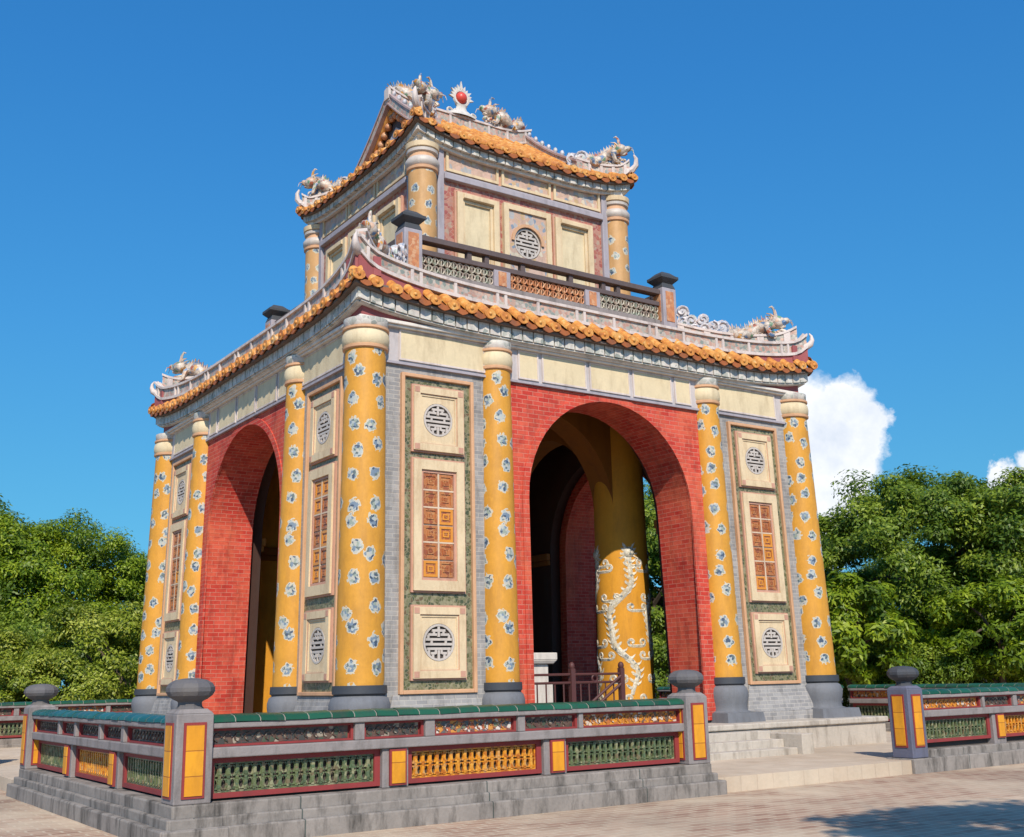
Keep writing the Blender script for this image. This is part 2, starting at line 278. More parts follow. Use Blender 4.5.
M['terrace'] = paving('pale_worn_terrace', (0.50, 0.395, 0.29), (0.56, 0.455, 0.34), (0.60, 0.50, 0.385), (0.46, 0.36, 0.27), 0.31, 0.31, 0.008, 0.3)
M['earth'] = plain('leaf_littered_earth', (0.10, 0.085, 0.045), 0.95, 0.4, 0.4, 0.6)
def leafmat(name, cols, trans=0.42):
    mt, n, b = newmat(name, 0.48, 0.45)
    tc = n('TexCoord'); sp = n('SeparateXYZ'); n.l.new(tc.outputs['UV'], sp.inputs[0])
    c = n.ramp(sp.outputs[0], cols)
    n.l.new(c, b.inputs['Base Color'])
    tr = n('BsdfTranslucent'); c2 = n.mix(0.5, c, (0.16, 0.22, 0.01)); n.l.new(c2, tr.inputs[0])
    ms = n('MixShader'); ms.inputs[0].default_value = trans
    n.l.new(b.outputs[0], ms.inputs[1]); n.l.new(tr.outputs[0], ms.inputs[2])
    n.l.new(ms.outputs[0], n.n['Material Output'].inputs[0])
    return mt
M['leaf_dark'] = leafmat('dark_green_leaves', [(0, (0.07, 0.13, 0.010)), (0.5, (0.165, 0.25, 0.016)), (1, (0.36, 0.44, 0.05))])
M['leaf_mid'] = leafmat('mid_green_leaves', [(0, (0.075, 0.135, 0.005)), (0.5, (0.19, 0.285, 0.008)), (1, (0.38, 0.46, 0.025))])
M['leaf_pale'] = leafmat('pale_green_leaves', [(0, (0.11, 0.16, 0.010)), (0.5, (0.30, 0.36, 0.022)), (1, (0.55, 0.57, 0.11))])

def lin(a, b, k): return [a+(b-a)*i/(k-1) for i in range(k)]
# ---------------------------------------------------------------- mesh builder
class MB:
    """collects faces in local design coordinates; build() maps and links them as one mesh"""
    def __init__(s): s.v = []; s.f = []; s.uv = []; s.mi = []; s.cur = 0; s.sm = []
    def add(s, vs, fs, uvs=None, smooth=False):
        o = len(s.v); s.v += [tuple(p) for p in vs]
        for i, f in enumerate(fs):
            s.f.append([o+j for j in f]); s.mi.append(s.cur); s.sm.append(smooth)
            s.uv.append(uvs[i] if uvs else None)
        return s
    def box(s, x0, x1, y0, y1, z0, z1):
        vs = [(x, y, z) for z in (z0, z1) for y in (y0, y1) for x in (x0, x1)]
        return s.add(vs, [(0,2,3,1),(4,5,7,6),(0,1,5,4),(2,6,7,3),(0,4,6,2),(1,3,7,5)])
    def frustum(s, x0, x1, y0, y1, z0, X0, X1, Y0, Y1, z1):
        vs = [(x0,y0,z0),(x1,y0,z0),(x0,y1,z0),(x1,y1,z0),(X0,Y0,z1),(X1,Y0,z1),(X0,Y1,z1),(X1,Y1,z1)]
        return s.add(vs, [(0,2,3,1),(4,5,7,6),(0,1,5,4),(2,6,7,3),(0,4,6,2),(1,3,7,5)])
    def frame(s, x0, x1, z0, z1, w, y0, y1, wt=None):
        """rectangular picture frame standing in the u-z plane, from depth y0 to y1"""
        wt = wt or w
        s.box(x0, x0+w, y0, y1, z0, z1); s.box(x1-w, x1, y0, y1, z0, z1)
        s.box(x0+w, x1-w, y0, y1, z0, z0+wt); s.box(x0+w, x1-w, y0, y1, z1-wt, z1)
        return s
    def lathe(s, prof, cx, cy, n=28, a0=0.0, smooth=True, flat=1.0):
        vs = []; fs = []; uvs = []
        for (r, z) in prof:
            for i in range(n+1):
                a = a0+2*pi*i/n; vs.append((cx+r*math.cos(a), cy+r*math.sin(a)*flat, z))
        rr = max(p[0] for p in prof)
        for j in range(len(prof)-1):
            for i in range(n):
                a = j*(n+1)+i; fs.append((a, a+1, a+n+2, a+n+1))
                u0, u1 = 2*pi*i/n*rr, 2*pi*(i+1)/n*rr
                uvs.append([(u0, prof[j][1]), (u1, prof[j][1]), (u1, prof[j+1][1]), (u0, prof[j+1][1])])
        return s.add(vs, fs, uvs, smooth)
    def tube(s, path, rad, n=6, smooth=True, cap=True):
        path = [Vector(p) for p in path]; k = len(path)
        if not hasattr(rad, '__len__'): rad = [rad]*k
        vs = []; fs = []; prev = None
        for i, p in enumerate(path):
            t = (path[min(i+1, k-1)]-path[max(i-1, 0)]).normalized()
            if prev is None: a = t.orthogonal().normalized()
            else: a = (prev-t*prev.dot(t)); a = a.normalized() if a.length > 1e-6 else t.orthogonal().normalized()
            prev = a; b = t.cross(a)
            for j in range(n):
                th = 2*pi*j/n; vs.append(p+(a*math.cos(th)+b*math.sin(th))*rad[i])
        for i in range(k-1):
            for j in range(n):
                fs.append((i*n+j, i*n+(j+1) % n, (i+1)*n+(j+1) % n, (i+1)*n+j))
        if cap: fs += [tuple(range(n-1, -1, -1)), tuple((k-1)*n+j for j in range(n))]
        return s.add(vs, fs, None, smooth)
    def bar(s, a, b, w, h):
        return s.tube([a, b], [w, w], 4, False)
    def ball(s, c, r, n=8, m_=6, sz=1.0, sx=1.0):
        vs = []; fs = []
        for j in range(m_+1):
            ph = pi*j/m_
            for i in range(n): 
                th = 2*pi*i/n; vs.append((c[0]+r*sx*math.sin(ph)*math.cos(th), c[1]+r*math.sin(ph)*math.sin(th), c[2]-r*sz*math.cos(ph)))
        for j in range(m_):
            for i in range(n): fs.append((j*n+i, j*n+(i+1) % n, (j+1)*n+(i+1) % n, (j+1)*n+i))
        return s.add(vs, fs, None, True)
    def plate(s, pts, nrm, t):
        """a flat outline (3-D points) given a thickness t along nrm"""
        nv = Vector(nrm); k = len(pts); a = [Vector(p)-nv*t/2 for p in pts]; b = [Vector(p)+nv*t/2 for p in pts]
        return s.add(a+b, [tuple(range(k-1, -1, -1)), tuple(range(k, 2*k))]+[(i, (i+1) % k, k+(i+1) % k, k+i) for i in range(k)])
    def strip(s, xs, y0, y1, z0f, z1f):
        """a bar along u whose bottom and top follow curves z0f(u), z1f(u)"""
        k = len(xs); vs = []
        for x in xs:
            for y in (y0, y1): vs += [(x, y, z0f(x)), (x, y, z1f(x))]
        fs = []
        for i in range(k-1):
            a = 4*i; c = a+4
            fs += [(a, c, c+1, a+1), (a+2, a+3, c+3, c+2), (a+1, c+1, c+3, a+3), (a, a+2, c+2, c)]
        fs += [(0, 1, 3, 2), (4*(k-1), 4*(k-1)+2, 4*(k-1)+3, 4*(k-1)+1)]
        return s.add(vs, fs)
    def ribbon(s, path, th, z0, z1):
        """a wall of thickness th along a plan path of (x, y, z); from z+z0 to z+z1"""
        P = [Vector(p) for p in path]; k = len(P); vs = []
        for i, p in enumerate(P):
            t = (P[min(i+1, k-1)]-P[max(i-1, 0)]); t.z = 0; t.normalize(); nn = Vector((-t.y, t.x, 0))*th/2
            for sg in (-1, 1):
                for dz in (z0, z1): vs.append(p+nn*sg+Vector((0, 0, dz)))
        fs = []
        for i in range(k-1):
            a = 4*i; c = a+4
            fs += [(a, c, c+1, a+1), (a+2, a+3, c+3, c+2), (a+1, c+1, c+3, a+3), (a, a+2, c+2, c)]
        fs += [(0, 1, 3, 2), (4*(k-1), 4*(k-1)+2, 4*(k-1)+3, 4*(k-1)+1)]
        return s.add(vs, fs)
    def bar_u(s, x0, x1, y0, y1, z0, z1, step=0.22, j=0.006):
        """a long block along u whose edges are a little uneven"""
        k = max(2, int((x1-x0)/step)+1); xs = lin(x0, x1, k); q = random.uniform(0, 9); st = len(s.v)
        s.strip(xs, y0, y1, lambda x: z0, lambda x: z1)
        for i in range(st, len(s.v)):
            x, y, z = s.v[i]
            s.v[i] = (x, y+(random.uniform(-j, j)+0.5*j*math.sin(3*x+q)), z+(random.uniform(-j, 0.3*j) if z > z0+1e-4 else 0))
        return s
    def build(s, name, mats, parent=None, xf=None, base=(0, 0, 0), bevel=0.0, kind=None):
        if not isinstance(mats, (list, tuple)): mats = [mats]
        V = s.v
        # uv from the design coordinates: along the horizontal tangent, and height
        UV = []
        for f, uv in zip(s.f, s.uv):
            if uv: UV += uv; continue
            p = [Vector(V[i]) for i in f]; nn = Vector((0, 0, 0))
            for i in range(len(p)): nn += (p[i]-p[0]).cross(p[(i+1) % len(p)]-p[0])
            if nn.length > 0: nn.normalize()
            if abs(nn.z) > 0.75: UV += [(q.x, q.y) for q in p]
            else:
                t = Vector((-nn.y, nn.x, 0)); t = t.normalized() if t.length > 1e-6 else Vector((1, 0, 0))
                if abs(t.x) > abs(t.y): t = t if t.x > 0 else -t
                elif t.y < 0: t = -t
                UV += [(q.dot(t), q.z) for q in p]
        W = [xf(*p) for p in V] if xf else V
        W = [(p[0]-base[0], p[1]-base[1], p[2]-base[2]) for p in W]
        me = bpy.data.meshes.new(name); me.from_pydata(W, [], s.f); 
        uvl = me.uv_layers.new(name='UVMap'); uvl.data.foreach_set('uv', np.array(UV, dtype=np.float32).ravel())
        for mm in mats: me.materials.append(M[mm] if isinstance(mm, str) else mm)
        me.polygons.foreach_set('material_index', s.mi); me.polygons.foreach_set('use_smooth', s.sm)
        bm = bmesh.new(); bm.from_mesh(me); bmesh.ops.recalc_face_normals(bm, faces=bm.faces[:]); bm.to_mesh(me); bm.free()
        if any(s.sm): me.set_sharp_from_angle(angle=R_(48))
        o = bpy.data.objects.new(name, me); C.objects.link(o)
        if parent: o.parent = parent
        if kind: o['kind'] = kind
        if bevel:
            md = o.modifiers.new('bevel', 'BEVEL'); md.width = bevel; md.segments = 2; md.limit_method = 'ANGLE'; md.angle_limit = R_(50)
        return o
def thing(name, label, cat, loc=(0, 0, 0), group=None, rotz=0.0):
    o = bpy.data.objects.new(name, None); C.objects.link(o); o.location = loc; o.rotation_euler = (0, 0, rotz)
    o.empty_display_size = 0.3
    o['label'] = label; o['category'] = cat
    if group: o['group'] = group
    return o
def tag(o, label, cat, group=None):
    o['label'] = label; o['category'] = cat
    if group: o['group'] = group
    return o
def rep(fn, n_, o): pass

# ---------------------------------------------------------------- ground
g = MB(); g.box(-700, 700, -700, 700, -1.0, -0.03); g.build('ground', 'earth', kind='structure')
g = MB(); g.box(-40, 60, -45, 16.4, -0.5, 0.07); g.build('pavement', 'pave', kind='structure')
T0, T1 = -4.0, 14.3
g = MB(); g.box(T0, T1, T0, T1, 0.0, 0.27); g.build('terrace', 'terrace', kind='structure')

# ---------------------------------------------------------------- the stele pavilion
BASE = (5.0, 5.0, 0.27)
pav = thing('stele_pavilion', 'two storey masonry pavilion with red arches, yellow cloud columns and orange tiled eaves', 'pavilion', BASE)
def rotk(k, u, v, z):
    if k == 0: return (5+u, 5-v, z)
    if k == 1: return (5+v, 5+u, z)
    if k == 2: return (5-u, 5+v, z)
    return (5-v, 5-u, z)
def bat(z): return 1-0.0178*max(0.0, min(z, 7.6)-1.6)/5.15
def LF(k):
    def f(u, v, z):
        s_ = bat(z); return rotk(k, u*s_, v*s_, z)
    return f
def UF(k): return lambda u, v, z: rotk(k, u, v, z)
def part(mb, name, mats, parent=pav, xf=None, bevel=0.0): return mb.build(name, mats, parent, xf, BASE, bevel)
def sub(mb, name, mats, parent, xf=None, bevel=0.0): return mb.build(name, mats, parent, xf, BASE, bevel)

# platform with coping slab and steps in front of each arch
b = MB(); b.box(-0.85, 10.85, -0.85, 10.85, 0.2, 0.66); pl = part(b, 'platform', 'platform')
b = MB(); b.box(-0.9, 10.9, -0.9, 10.9, 0.66, 0.76); sub(b, 'coping_slab', 'platform', pl, None, 0.02)
b = MB(); b.box(0.3, 9.7, 0.3, 9.7, 0.755, 0.80); sub(b, 'floor', 'floor', pl)
for k in range(4):
    b = MB()
    for i in range(3): b.box(-2.35, 2.35, 5.88, 6.15+0.3*i, 0.2, 0.66-0.13*i-0.02)
    b.box(-2.65, -2.36, 5.88, 6.85, 0.2, 0.60); b.box(2.36, 2.65, 5.88, 6.85, 0.2, 0.60)
    part(b, 'stairs', 'platform', xf=UF(k), bevel=0.01)

def arch_pts(hw, sp, n_=24): return [(hw*math.cos(pi-pi*i/n_), sp+hw*math.sin(pi-pi*i/n_)) for i in range(n_+1)]
def arch_wall(mb, u0, u1, z0, z1, hw, sp, vf, vb, splay=0.0):
    """a wall in the u-z plane pierced by a round-headed arch"""
    A = [(-hw-splay, z0)]+arch_pts(hw, sp)+[(hw+splay, z0)]
    O = [(u0, z0)]
    for (x, z) in A[1:-1]:
        # outline point on the rectangle in the direction of the arch point
        if z <= sp+1e-6: O.append((u0 if x < 0 else u1, z))
        else:
            dx, dz = x, z-sp; t = min((u1 if dx > 0 else -u0)/abs(dx) if abs(dx) > 1e-6 else 1e9, (z1-sp)/dz)
            O.append((dx*t, sp+dz*t))
    O.append((u1, z0))
    # put the corners in
    for v in (vf, vb):
        vs = [(x, v, z) for x, z in A]+[(x, v, z) for x, z in O]; k = len(A)
        fs = [(i, i+1, k+i+1, k+i) for i in range(k-1)]
        mb.add(vs, fs)
        for sgn, uu in ((-1, u0), (1, u1)):
            i = [j for j in range(k-1) if (abs(O[j][0]-uu) < 1e-6) != (abs(O[j+1][0]-uu) < 1e-6)]
            for j in i: mb.add([(O[j][0], v, O[j][1]), (O[j+1][0], v, O[j+1][1]), (uu, v, z1)], [(0, 1, 2)])
    vs = []; uvs = []; L = 0; ls = [0]
    for i in range(1, len(A)): L += math.dist(A[i], A[i-1]); ls.append(L)
    for x, z in A: vs += [(x, vf, z), (x, vb, z)]
    mb.add(vs, [(2*i, 2*i+1, 2*i+3, 2*i+2) for i in range(len(A)-1)],
           [[(vf, ls[i]), (vb, ls[i]), (vb, ls[i+1]), (vf, ls[i+1])] for i in range(len(A)-1)])
HW, SP = 1.89, 4.60
def ring(mb, r0, r1, sp, z0, v0, v1):
    """archivolt: band between radii r0 and r1 with straight legs down to z0"""
    a = [(-r0, z0)]+arch_pts(r0, sp)+[(r0, z0)]; o = [(-r1, z0)]+arch_pts(r1, sp)+[(r1, z0)]; k = len(a)
    for i in range(k-1):
        vs = [(p[0], v, p[1]) for v in (v0, v1) for p in (a[i], a[i+1], o[i+1], o[i])]
        mb.add(vs, [(0, 1, 2, 3), (4, 7, 6, 5), (0, 4, 5, 1), (3, 2, 6, 7)])

def shou(mb, cx, cz, r, v, d):
    """round openwork longevity character"""
    k = 24
    for i in range(k):
        a0, a1 = 2*pi*i/k, 2*pi*(i+1)/k
        vs = [(cx+q*math.cos(a), vv, cz+q*math.sin(a)) for vv in (v, v-d) for (q, a) in ((r, a0), (r, a1), (r*0.88, a1), (r*0.88, a0))]
        mb.add(vs, [(0, 1, 2, 3), (0, 4, 5, 1), (3, 2, 6, 7)])
    t = r*0.068
    def hb(x0, x1, z): mb.box(cx+x0*r, cx+x1*r, v-d*0.9, v-0.004, cz+z*r-t, cz+z*r+t)
    def vb(x, z0, z1): mb.box(cx+x*r-t, cx+x*r+t, v-d*0.9, v-0.006, cz+z0*r, cz+z1*r)
    vb(0, 0.30, 0.9); vb(0, -0.9, -0.42)
    hb(-0.82, 0.82, 0.16); hb(-0.86, 0.86, -0.10)
    hb(-0.66, -0.12, 0.42); hb(0.12, 0.66, 0.42); hb(-0.42, 0.42, 0.64)
    hb(-0.74, 0.74, -0.34)
    for sg in (-1, 1):
        vb(sg*0.36, -0.82, -0.58); vb(sg*0.62, -0.66, -0.38); vb(sg*0.18, -0.62, -0.36)
        hb(min(sg*0.2, sg*0.5), max(sg*0.2, sg*0.5), -0.58); vb(sg*0.66, 0.2, 0.42); vb(sg*0.3, 0.42, 0.62)
        vb(sg*0.45, -0.1, 0.14); 

def holed_plate(mb, u0, u1, z0, z1, cx, cz, r, v0, v1):
    """square slab from depth v0 to v1 with a round hole"""
    k = 32; a = []; o = []
    for i in range(k+1):
        t = 2*pi*i/k; c_, s_ = math.cos(t), math.sin(t); a.append((cx+r*c_, cz+r*s_))
        q = min(((u1-cx) if c_ > 0 else (cx-u0))/abs(c_) if abs(c_) > 1e-6 else 1e9, ((z1-cz) if s_ > 0 else (cz-z0))/abs(s_) if abs(s_) > 1e-6 else 1e9)
        o.append((cx+q*c_, cz+q*s_))
    for i in range(k):
        mb.add([(p[0], v1, p[1]) for p in (a[i], a[i+1], o[i+1], o[i])], [(0, 1, 2, 3)])
        mb.add([(a[i][0], v1, a[i][1]), (a[i+1][0], v1, a[i+1][1]), (a[i+1][0], v0, a[i+1][1]), (a[i][0], v0, a[i][1])], [(0, 1, 2, 3)])
        mb.add([(o[i][0], v1, o[i][1]), (o[i+1][0], v1, o[i+1][1]), (o[i+1][0], v0, o[i+1][1]), (o[i][0], v0, o[i][1])], [(0, 1, 2, 3)])
        for cxx in (u0, u1):
            for czz in (z0, z1):
                if (abs(o[i][0]-cxx) < 1e-6 and abs(o[i+1][1]-czz) < 1e-6 and abs(o[i+1][0]-cxx) > 1e-6) or (abs(o[i][1]-czz) < 1e-6 and abs(o[i+1][0]-cxx) < 1e-6 and abs(o[i][0]-cxx) > 1e-6):
                    mb.add([(o[i][0], v1, o[i][1]), (o[i+1][0], v1, o[i+1][1]), (cxx, v1, czz)], [(0, 1, 2)])

V = 5.06                                                     # wall plane
def lower_face(k):
    X = LF(k)
    b = MB(); arch_wall(b, -2.25, 2.25, 0.80, 6.62, HW, SP, V, V-0.95, 0.10)
    aw = part(b, 'arch_wall', 'red', xf=X)
    b = MB(); ring(b, HW-0.004, HW+0.13, SP, 0.81, V-0.02, V+0.022); sub(b, 'archivolt', 'red', aw, X)
    # side walls in grey brick, interior plaster behind
    b = MB(); b.box(-5.04, -2.25, V-0.25, V, 0.80, 6.62); b.box(2.25, 5.04, V-0.25, V, 0.80, 6.62)
    b.box(-5.04, 5.04, V-0.25, V, 6.62, 7.24)
    gw = part(b, 'brick_wall', 'greybrick', xf=X)
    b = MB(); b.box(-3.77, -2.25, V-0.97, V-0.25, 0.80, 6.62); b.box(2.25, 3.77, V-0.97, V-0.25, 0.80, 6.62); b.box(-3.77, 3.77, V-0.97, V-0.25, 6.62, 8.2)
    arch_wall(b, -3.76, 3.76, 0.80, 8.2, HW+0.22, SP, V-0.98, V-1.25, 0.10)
    part(b, 'inner_lining', 'lining_ochre' if k == 2 else 'interior', xf=X)  # sunlit back wall keeps its ochre, the others have shade painted in
    # impost moulding inside
    for sg in (-1, 1):
        b = MB(); a0, a1 = sorted((sg*(HW+0.24), sg*3.7))
        b.box(a0, a1, V-1.37, V-1.25, 4.45, 4.62); b.box(a0, a1, V-1.32, V-1.25, 4.33, 4.45)
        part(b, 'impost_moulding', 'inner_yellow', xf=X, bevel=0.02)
    # flared dado under each panel
    for sg in (-1, 1):
        b = MB(); c_ = sg*3.75
        b.frustum(c_-0.98, c_+0.98, V-0.02, V+0.16, 0.76, c_-0.74, c_+0.74, V-0.02, V+0.03, 1.40)
        b.box(c_-1.05, c_+1.05, V-0.02, V+0.22, 0.76, 0.93)
        part(b, 'dado', 'greybrick', xf=X)
    for sg in (-1, 1):
        c_ = sg*3.70; u0, u1 = c_-0.69, c_+0.69
        b = MB(); b.box(u0+0.02, u1-0.02, V-0.02, V+0.012, 1.44, 6.44)
        fld = part(b, 'wall_panel', 'olive', xf=X)
        b = MB(); b.frame(u0, u1, 1.41, 6.46, 0.06, V-0.01, V+0.07); sub(b, 'frame', 'frame', fld, X, 0.01)
        for z0, z1, r in ((5.20, 6.26, 0.262), (1.64, 2.72, 0.272)):
            b = MB(); cz = (z0+z1)/2
            a0, a1 = c_-0.47, c_+0.47
            b.cur = 0
            b.frame(a0, a1, z0, z1, 0.115, V, V+0.085); b.frame(a0+0.125, a1-0.125, z0+0.125, z1-0.125, 0.03, V, V+0.06)
            b.cur = 1; b.frame(a0-0.03, a1+0.03, z0-0.03, z1+0.03, 0.03, V, V+0.05); b.frame(a0+0.113, a1-0.113, z0+0.113, z1-0.113, 0.012, V, V+0.066)
            for xx in (a0, a1-0.115):
                for zz in (z0, z1-0.115): b.box(xx+0.012, xx+0.103, V+0.05, V+0.09, zz+0.012, zz+0.103)
            b.cur = 0; holed_plate(b, a0+0.15, a1-0.15, z0+0.15, z1-0.15, c_, cz, r*1.06, V+0.014, V+0.045)
            b.cur = 2; b.box(c_-r*1.1, c_+r*1.1, V+0.013, V+0.017, cz-r*1.1, cz+r*1.1)
            b.cur = 3; shou(b, c_, cz, r*1.04, V+0.05, 0.03)
            sub(b, 'longevity_medallion', ['cream_trim', 'frame_pink', 'black', 'white'], fld, X)
        # tall key-fret panel
        b = MB(); z0, z1 = 2.97, 5.05; a0, a1 = c_-0.47, c_+0.47
        b.cur = 0; b.frame(a0, a1, z0, z1, 0.14, V, V+0.085, 0.16); b.cur = 1; b.frame(a0-0.03, a1+0.03, z0-0.03, z1+0.03, 0.03, V, V+0.05)
        b.frame(a0+0.14, a1-0.14, z0+0.16, z1-0.16, 0.045, V, V+0.055)
        b.cur = 2; A0, A1, Z0, Z1 = a0+0.185, a1-0.185, z0+0.205, z1-0.205
        b.box(A0, A1, V, V+0.02, Z0, Z1)
        rr = random.Random(k*10+sg)
        for i in range(2):
            for j in range(6):
                w_, h_ = (A1-A0)/2, (Z1-Z0)/6; p0, q0 = A0+i*w_, Z0+j*h_
                b.cur = 4 if rr.random() < 0.16 else 3
                b.frame(p0+0.014, p0+w_-0.014, q0+0.014, q0+h_-0.014, 0.04, V+0.02, V+0.042)
                b.frame(p0+0.085, p0+w_-0.085, q0+0.09, q0+h_-0.09, 0.025, V+0.02, V+0.04)
                b.cur = 3; b.box(p0+0.012, p0+w_-0.012, V+0.02, V+0.028, q0+0.012, q0+h_-0.012)
                b.box(p0+w_/2-0.02, p0+w_/2+0.02, V+0.028, V+0.042, q0+h_/2-0.02, q0+h_/2+0.02)
        b.cur = 5; b.box((A0+A1)/2-0.015, (A0+A1)/2+0.015, V+0.02, V+0.046, Z0, Z1)
        for j in (2, 4, 5): b.box(A0, A1, V+0.02, V+0.045, Z0+j*h_-0.012, Z0+j*h_+0.012)
        sub(b, 'key_fret_panel', ['cream_trim', 'frame_pink', 'grout', 'keytile', 'keytile_b', 'grout'], fld, X)
        # rainwater streaked pilaster line each side
    # frieze
    b = MB(); b.box(-4.72, 4.72, V-0.01, V+0.03, 6.60, 7.22); fr = part(b, 'frieze', 'frieze_bg', xf=X)
    segs = [(-4.46, -2.74)]+[(-2.08, -1.52), (-1.42, -0.36), (-0.26, 0.80), (0.90, 1.52), (1.60, 2.08)]+[(2.74, 4.46)]
    segs = [(-4.44, -2.76), (-2.06, -1.62), (-1.54, -0.54), (-0.46, 0.50), (0.58, 1.56), (1.64, 2.06), (2.76, 4.44)]
    for (a0, a1) in segs:
        b = MB()
        zz = 6.66 if abs((a0+a1)/2) < 2.2 else 6.66
        b.box(a0+0.03, a1-0.03, V+0.02, V+0.045, zz+0.03, 7.15); b.cur = 1; b.frame(a0, a1, zz, 7.18, 0.03, V+0.02, V+0.055)
        sub(b, 'frieze_panel', ['cream', 'ridge'], fr, X)
    b = MB(); b.box(-4.72, 4.72, V, V+0.06, 6.585, 6.625); sub(b, 'frieze_ledge', 'lilac', fr, X)

for k in range(4): lower_face(k)

def column(x, y, corner, upper=False):
    s = MB(); o = (5, 5)
    if not upper:
        r0, r1 = (0.365, 0.325) if corner else (0.315, 0.275); zb, zt = 1.54, 6.76
        s0 = lambda z: (5+(x-5)*bat(z), 5+(y-5)*bat(z))
        a0 = math.atan2(5-y, 5-x)
        prof = [(r0+(r1-r0)*t, zb+(zt-zb)*t) for t in lin(0, 1, 10)]
        def X(px, py, z): c_ = s0(z); return (px+c_[0], py+c_[1], z)
        s.lathe(prof, 0, 0, 40, a0); col = part(s, 'column', 'yellow', xf=X)
        b = MB(); f = r0/0.365
        b.cur = 0; b.lathe([(0.30*f, 1.56), (0.405*f, 1.555), (0.41*f, 1.44), (0.37*f, 1.41)], 0, 0, 36)
        b.cur = 1; b.lathe([(0.37*f, 1.41), (0.425*f, 1.37), (0.455*f, 1.29), (0.455*f, 1.21), (0.43*f, 1.09), (0.415*f, 1.02), (0.43*f, 0.96), (0.49*f, 0.94), (0.49*f, 0.8)], 0, 0, 36)
        q = 0.55*f; b.frustum(-q, q, -q, q, 0.76, -q*0.95, q*0.95, -q*0.95, q*0.95, 0.93)
        sub(b, 'base', ['darkring', 'greystone'], col, X)
        b = MB(); f = r1/0.325
        b.cur = 0; b.lathe([(r1, 6.72), (0.365*f, 6.735), (0.37*f, 6.775), (0.34*f, 6.79)], 0, 0, 36)
        b.cur = 1; b.lathe([(0.345*f, 6.785), (0.37*f, 6.82), (0.38*f, 6.90), (0.37*f, 6.98), (0.345*f, 7.02), (0.34*f, 7.04)], 0, 0, 36)
        b.cur = 0; b.lathe([(0.34*f, 7.035), (0.375*f, 7.05), (0.375*f, 7.085), (0.33*f, 7.10)], 0, 0, 36)
        b.cur = 2; b.lathe([(0.33*f, 7.09), (0.35*f, 7.11), (0.36*f, 7.20), (0.36*f, 7.23), (0.1, 7.23)], 0, 0, 36)
        sub(b, 'capital', ['frame', 'cream', 'dentil'], col, X)
    else:
        r = 0.285; a0 = math.atan2(5-y, 5-x)
        X = lambda px, py, z: (px+x, py+y, z)
        s.lathe([(r, z) for z in lin(8.7, 11.42, 6)], 0, 0, 36, a0); col = part(s, 'upper_column', 'yellow_small', xf=X)
        b = MB()
        b.cur = 0; b.lathe([(r, 11.40), (r+0.035, 11.42), (r+0.04, 11.47), (r+0.01, 11.49)], 0, 0, 32)
        b.cur = 1; b.lathe([(r+0.01, 11.49), (r+0.055, 11.53), (r+0.06, 11.62), (r+0.02, 11.68)], 0, 0, 32)
        b.cur = 0; b.lathe([(r+0.02, 11.67), (r-0.01, 11.74), (r+0.0, 11.78)], 0, 0, 32)
        b.cur = 1; b.lathe([(r, 11.775), (r+0.03, 11.79), (r+0.035, 11.85), (r, 11.87)], 0, 0, 32)
        b.cur = 2; b.lathe([(r, 11.865), (r+0.05, 11.88), (r+0.06, 11.98), (0.1, 11.98)], 0, 0, 32)
        sub(b, 'capital', ['frame', 'white', 'cream_trim'], col, X)
MIDU = 2.50
for (x, y) in ((0, 0), (10, 0), (10, 10), (0, 10)): column(x, y, True)
for k in range(4):
    for sg in (-1, 1):
        p = rotk(k, sg*MIDU, 5.0, 0); column(p[0], p[1], False)

# ---- inner arcade carrying the upper storey
def pier_relief(x, y, pr):
    """a dragon climbing through cloud bars, raised in porcelain on the round pier"""
    def S(th, z, o=0.0): r = 0.575-0.010*(z-0.8)+o; return (x+r*math.cos(th), y+r*math.sin(th), z)
    rr = random.Random(int(x*10+y*7)); b = MB()
    for c0 in (math.atan2(y-5, x-5)+pi*0.5, math.atan2(y-5, x-5)-pi*0.5, math.atan2(y-5, x-5), math.atan2(y-5, x-5)+pi):
        T = lambda z: c0+0.50*math.sin(2.9*(z-1.0))+0.10*math.sin(8*z)
        zs = lin(1.25, 4.0, 44)
        rad = [0.05+0.065*math.sin(pi*min(1, 0.08+0.8*i/43)) for i in range(44)]
        b.tube([S(T(z), z, -rad[i]*0.80) for i, z in enumerate(zs)], rad, 10)
        for i in range(2, 43):
            sg = 1 if i % 2 else -1; th = T(zs[i])
            b.tube([S(th+sg*0.08, zs[i], -0.03), S(th+sg*0.20, zs[i]+0.04, -0.03), S(th+sg*0.27, zs[i]+0.10, -0.02)], [0.05, 0.042, 0.02], 5)
        ht = T(4.0)
        b.ball(S(ht, 4.07, -0.09), 0.15, 10, 7)
        for sg in (-1, 1):
            for j in range(4): b.tube([S(ht, 4.05, -0.03), S(ht+sg*(0.18+0.05*j), 4.22-0.09*j, -0.025), S(ht+sg*(0.30+0.06*j), 4.30-0.11*j, -0.02)], [0.06, 0.04, 0.015], 5)
        for (zc, t0) in ((1.12, 0.4), (1.5, -0.2), (1.95, -0.62), (2.2, 0.5), (2.9, 0.6), (3.1, -0.5), (3.7, -0.6), (3.8, 0.66)):
            w_ = rr.uniform(0.16, 0.30); t0 += rr.uniform(-0.1, 0.1)
            b.tube([S(c0+t0+q*w_, zc, -0.035) for q in (-1, -0.5, 0, 0.5, 1)], 0.05, 6)
            for sg in (-1, 1):
                b.tube([S(c0+t0+sg*w_+0.15*(1-0.1*t)*math.sin(t)*sg, zc+0.075-0.075*(1-0.1*t)*math.cos(t), -0.03) for t in lin(0, 6, 9)], 0.046, 6)
    sub(b, 'dragon_relief', 'relief', pr)
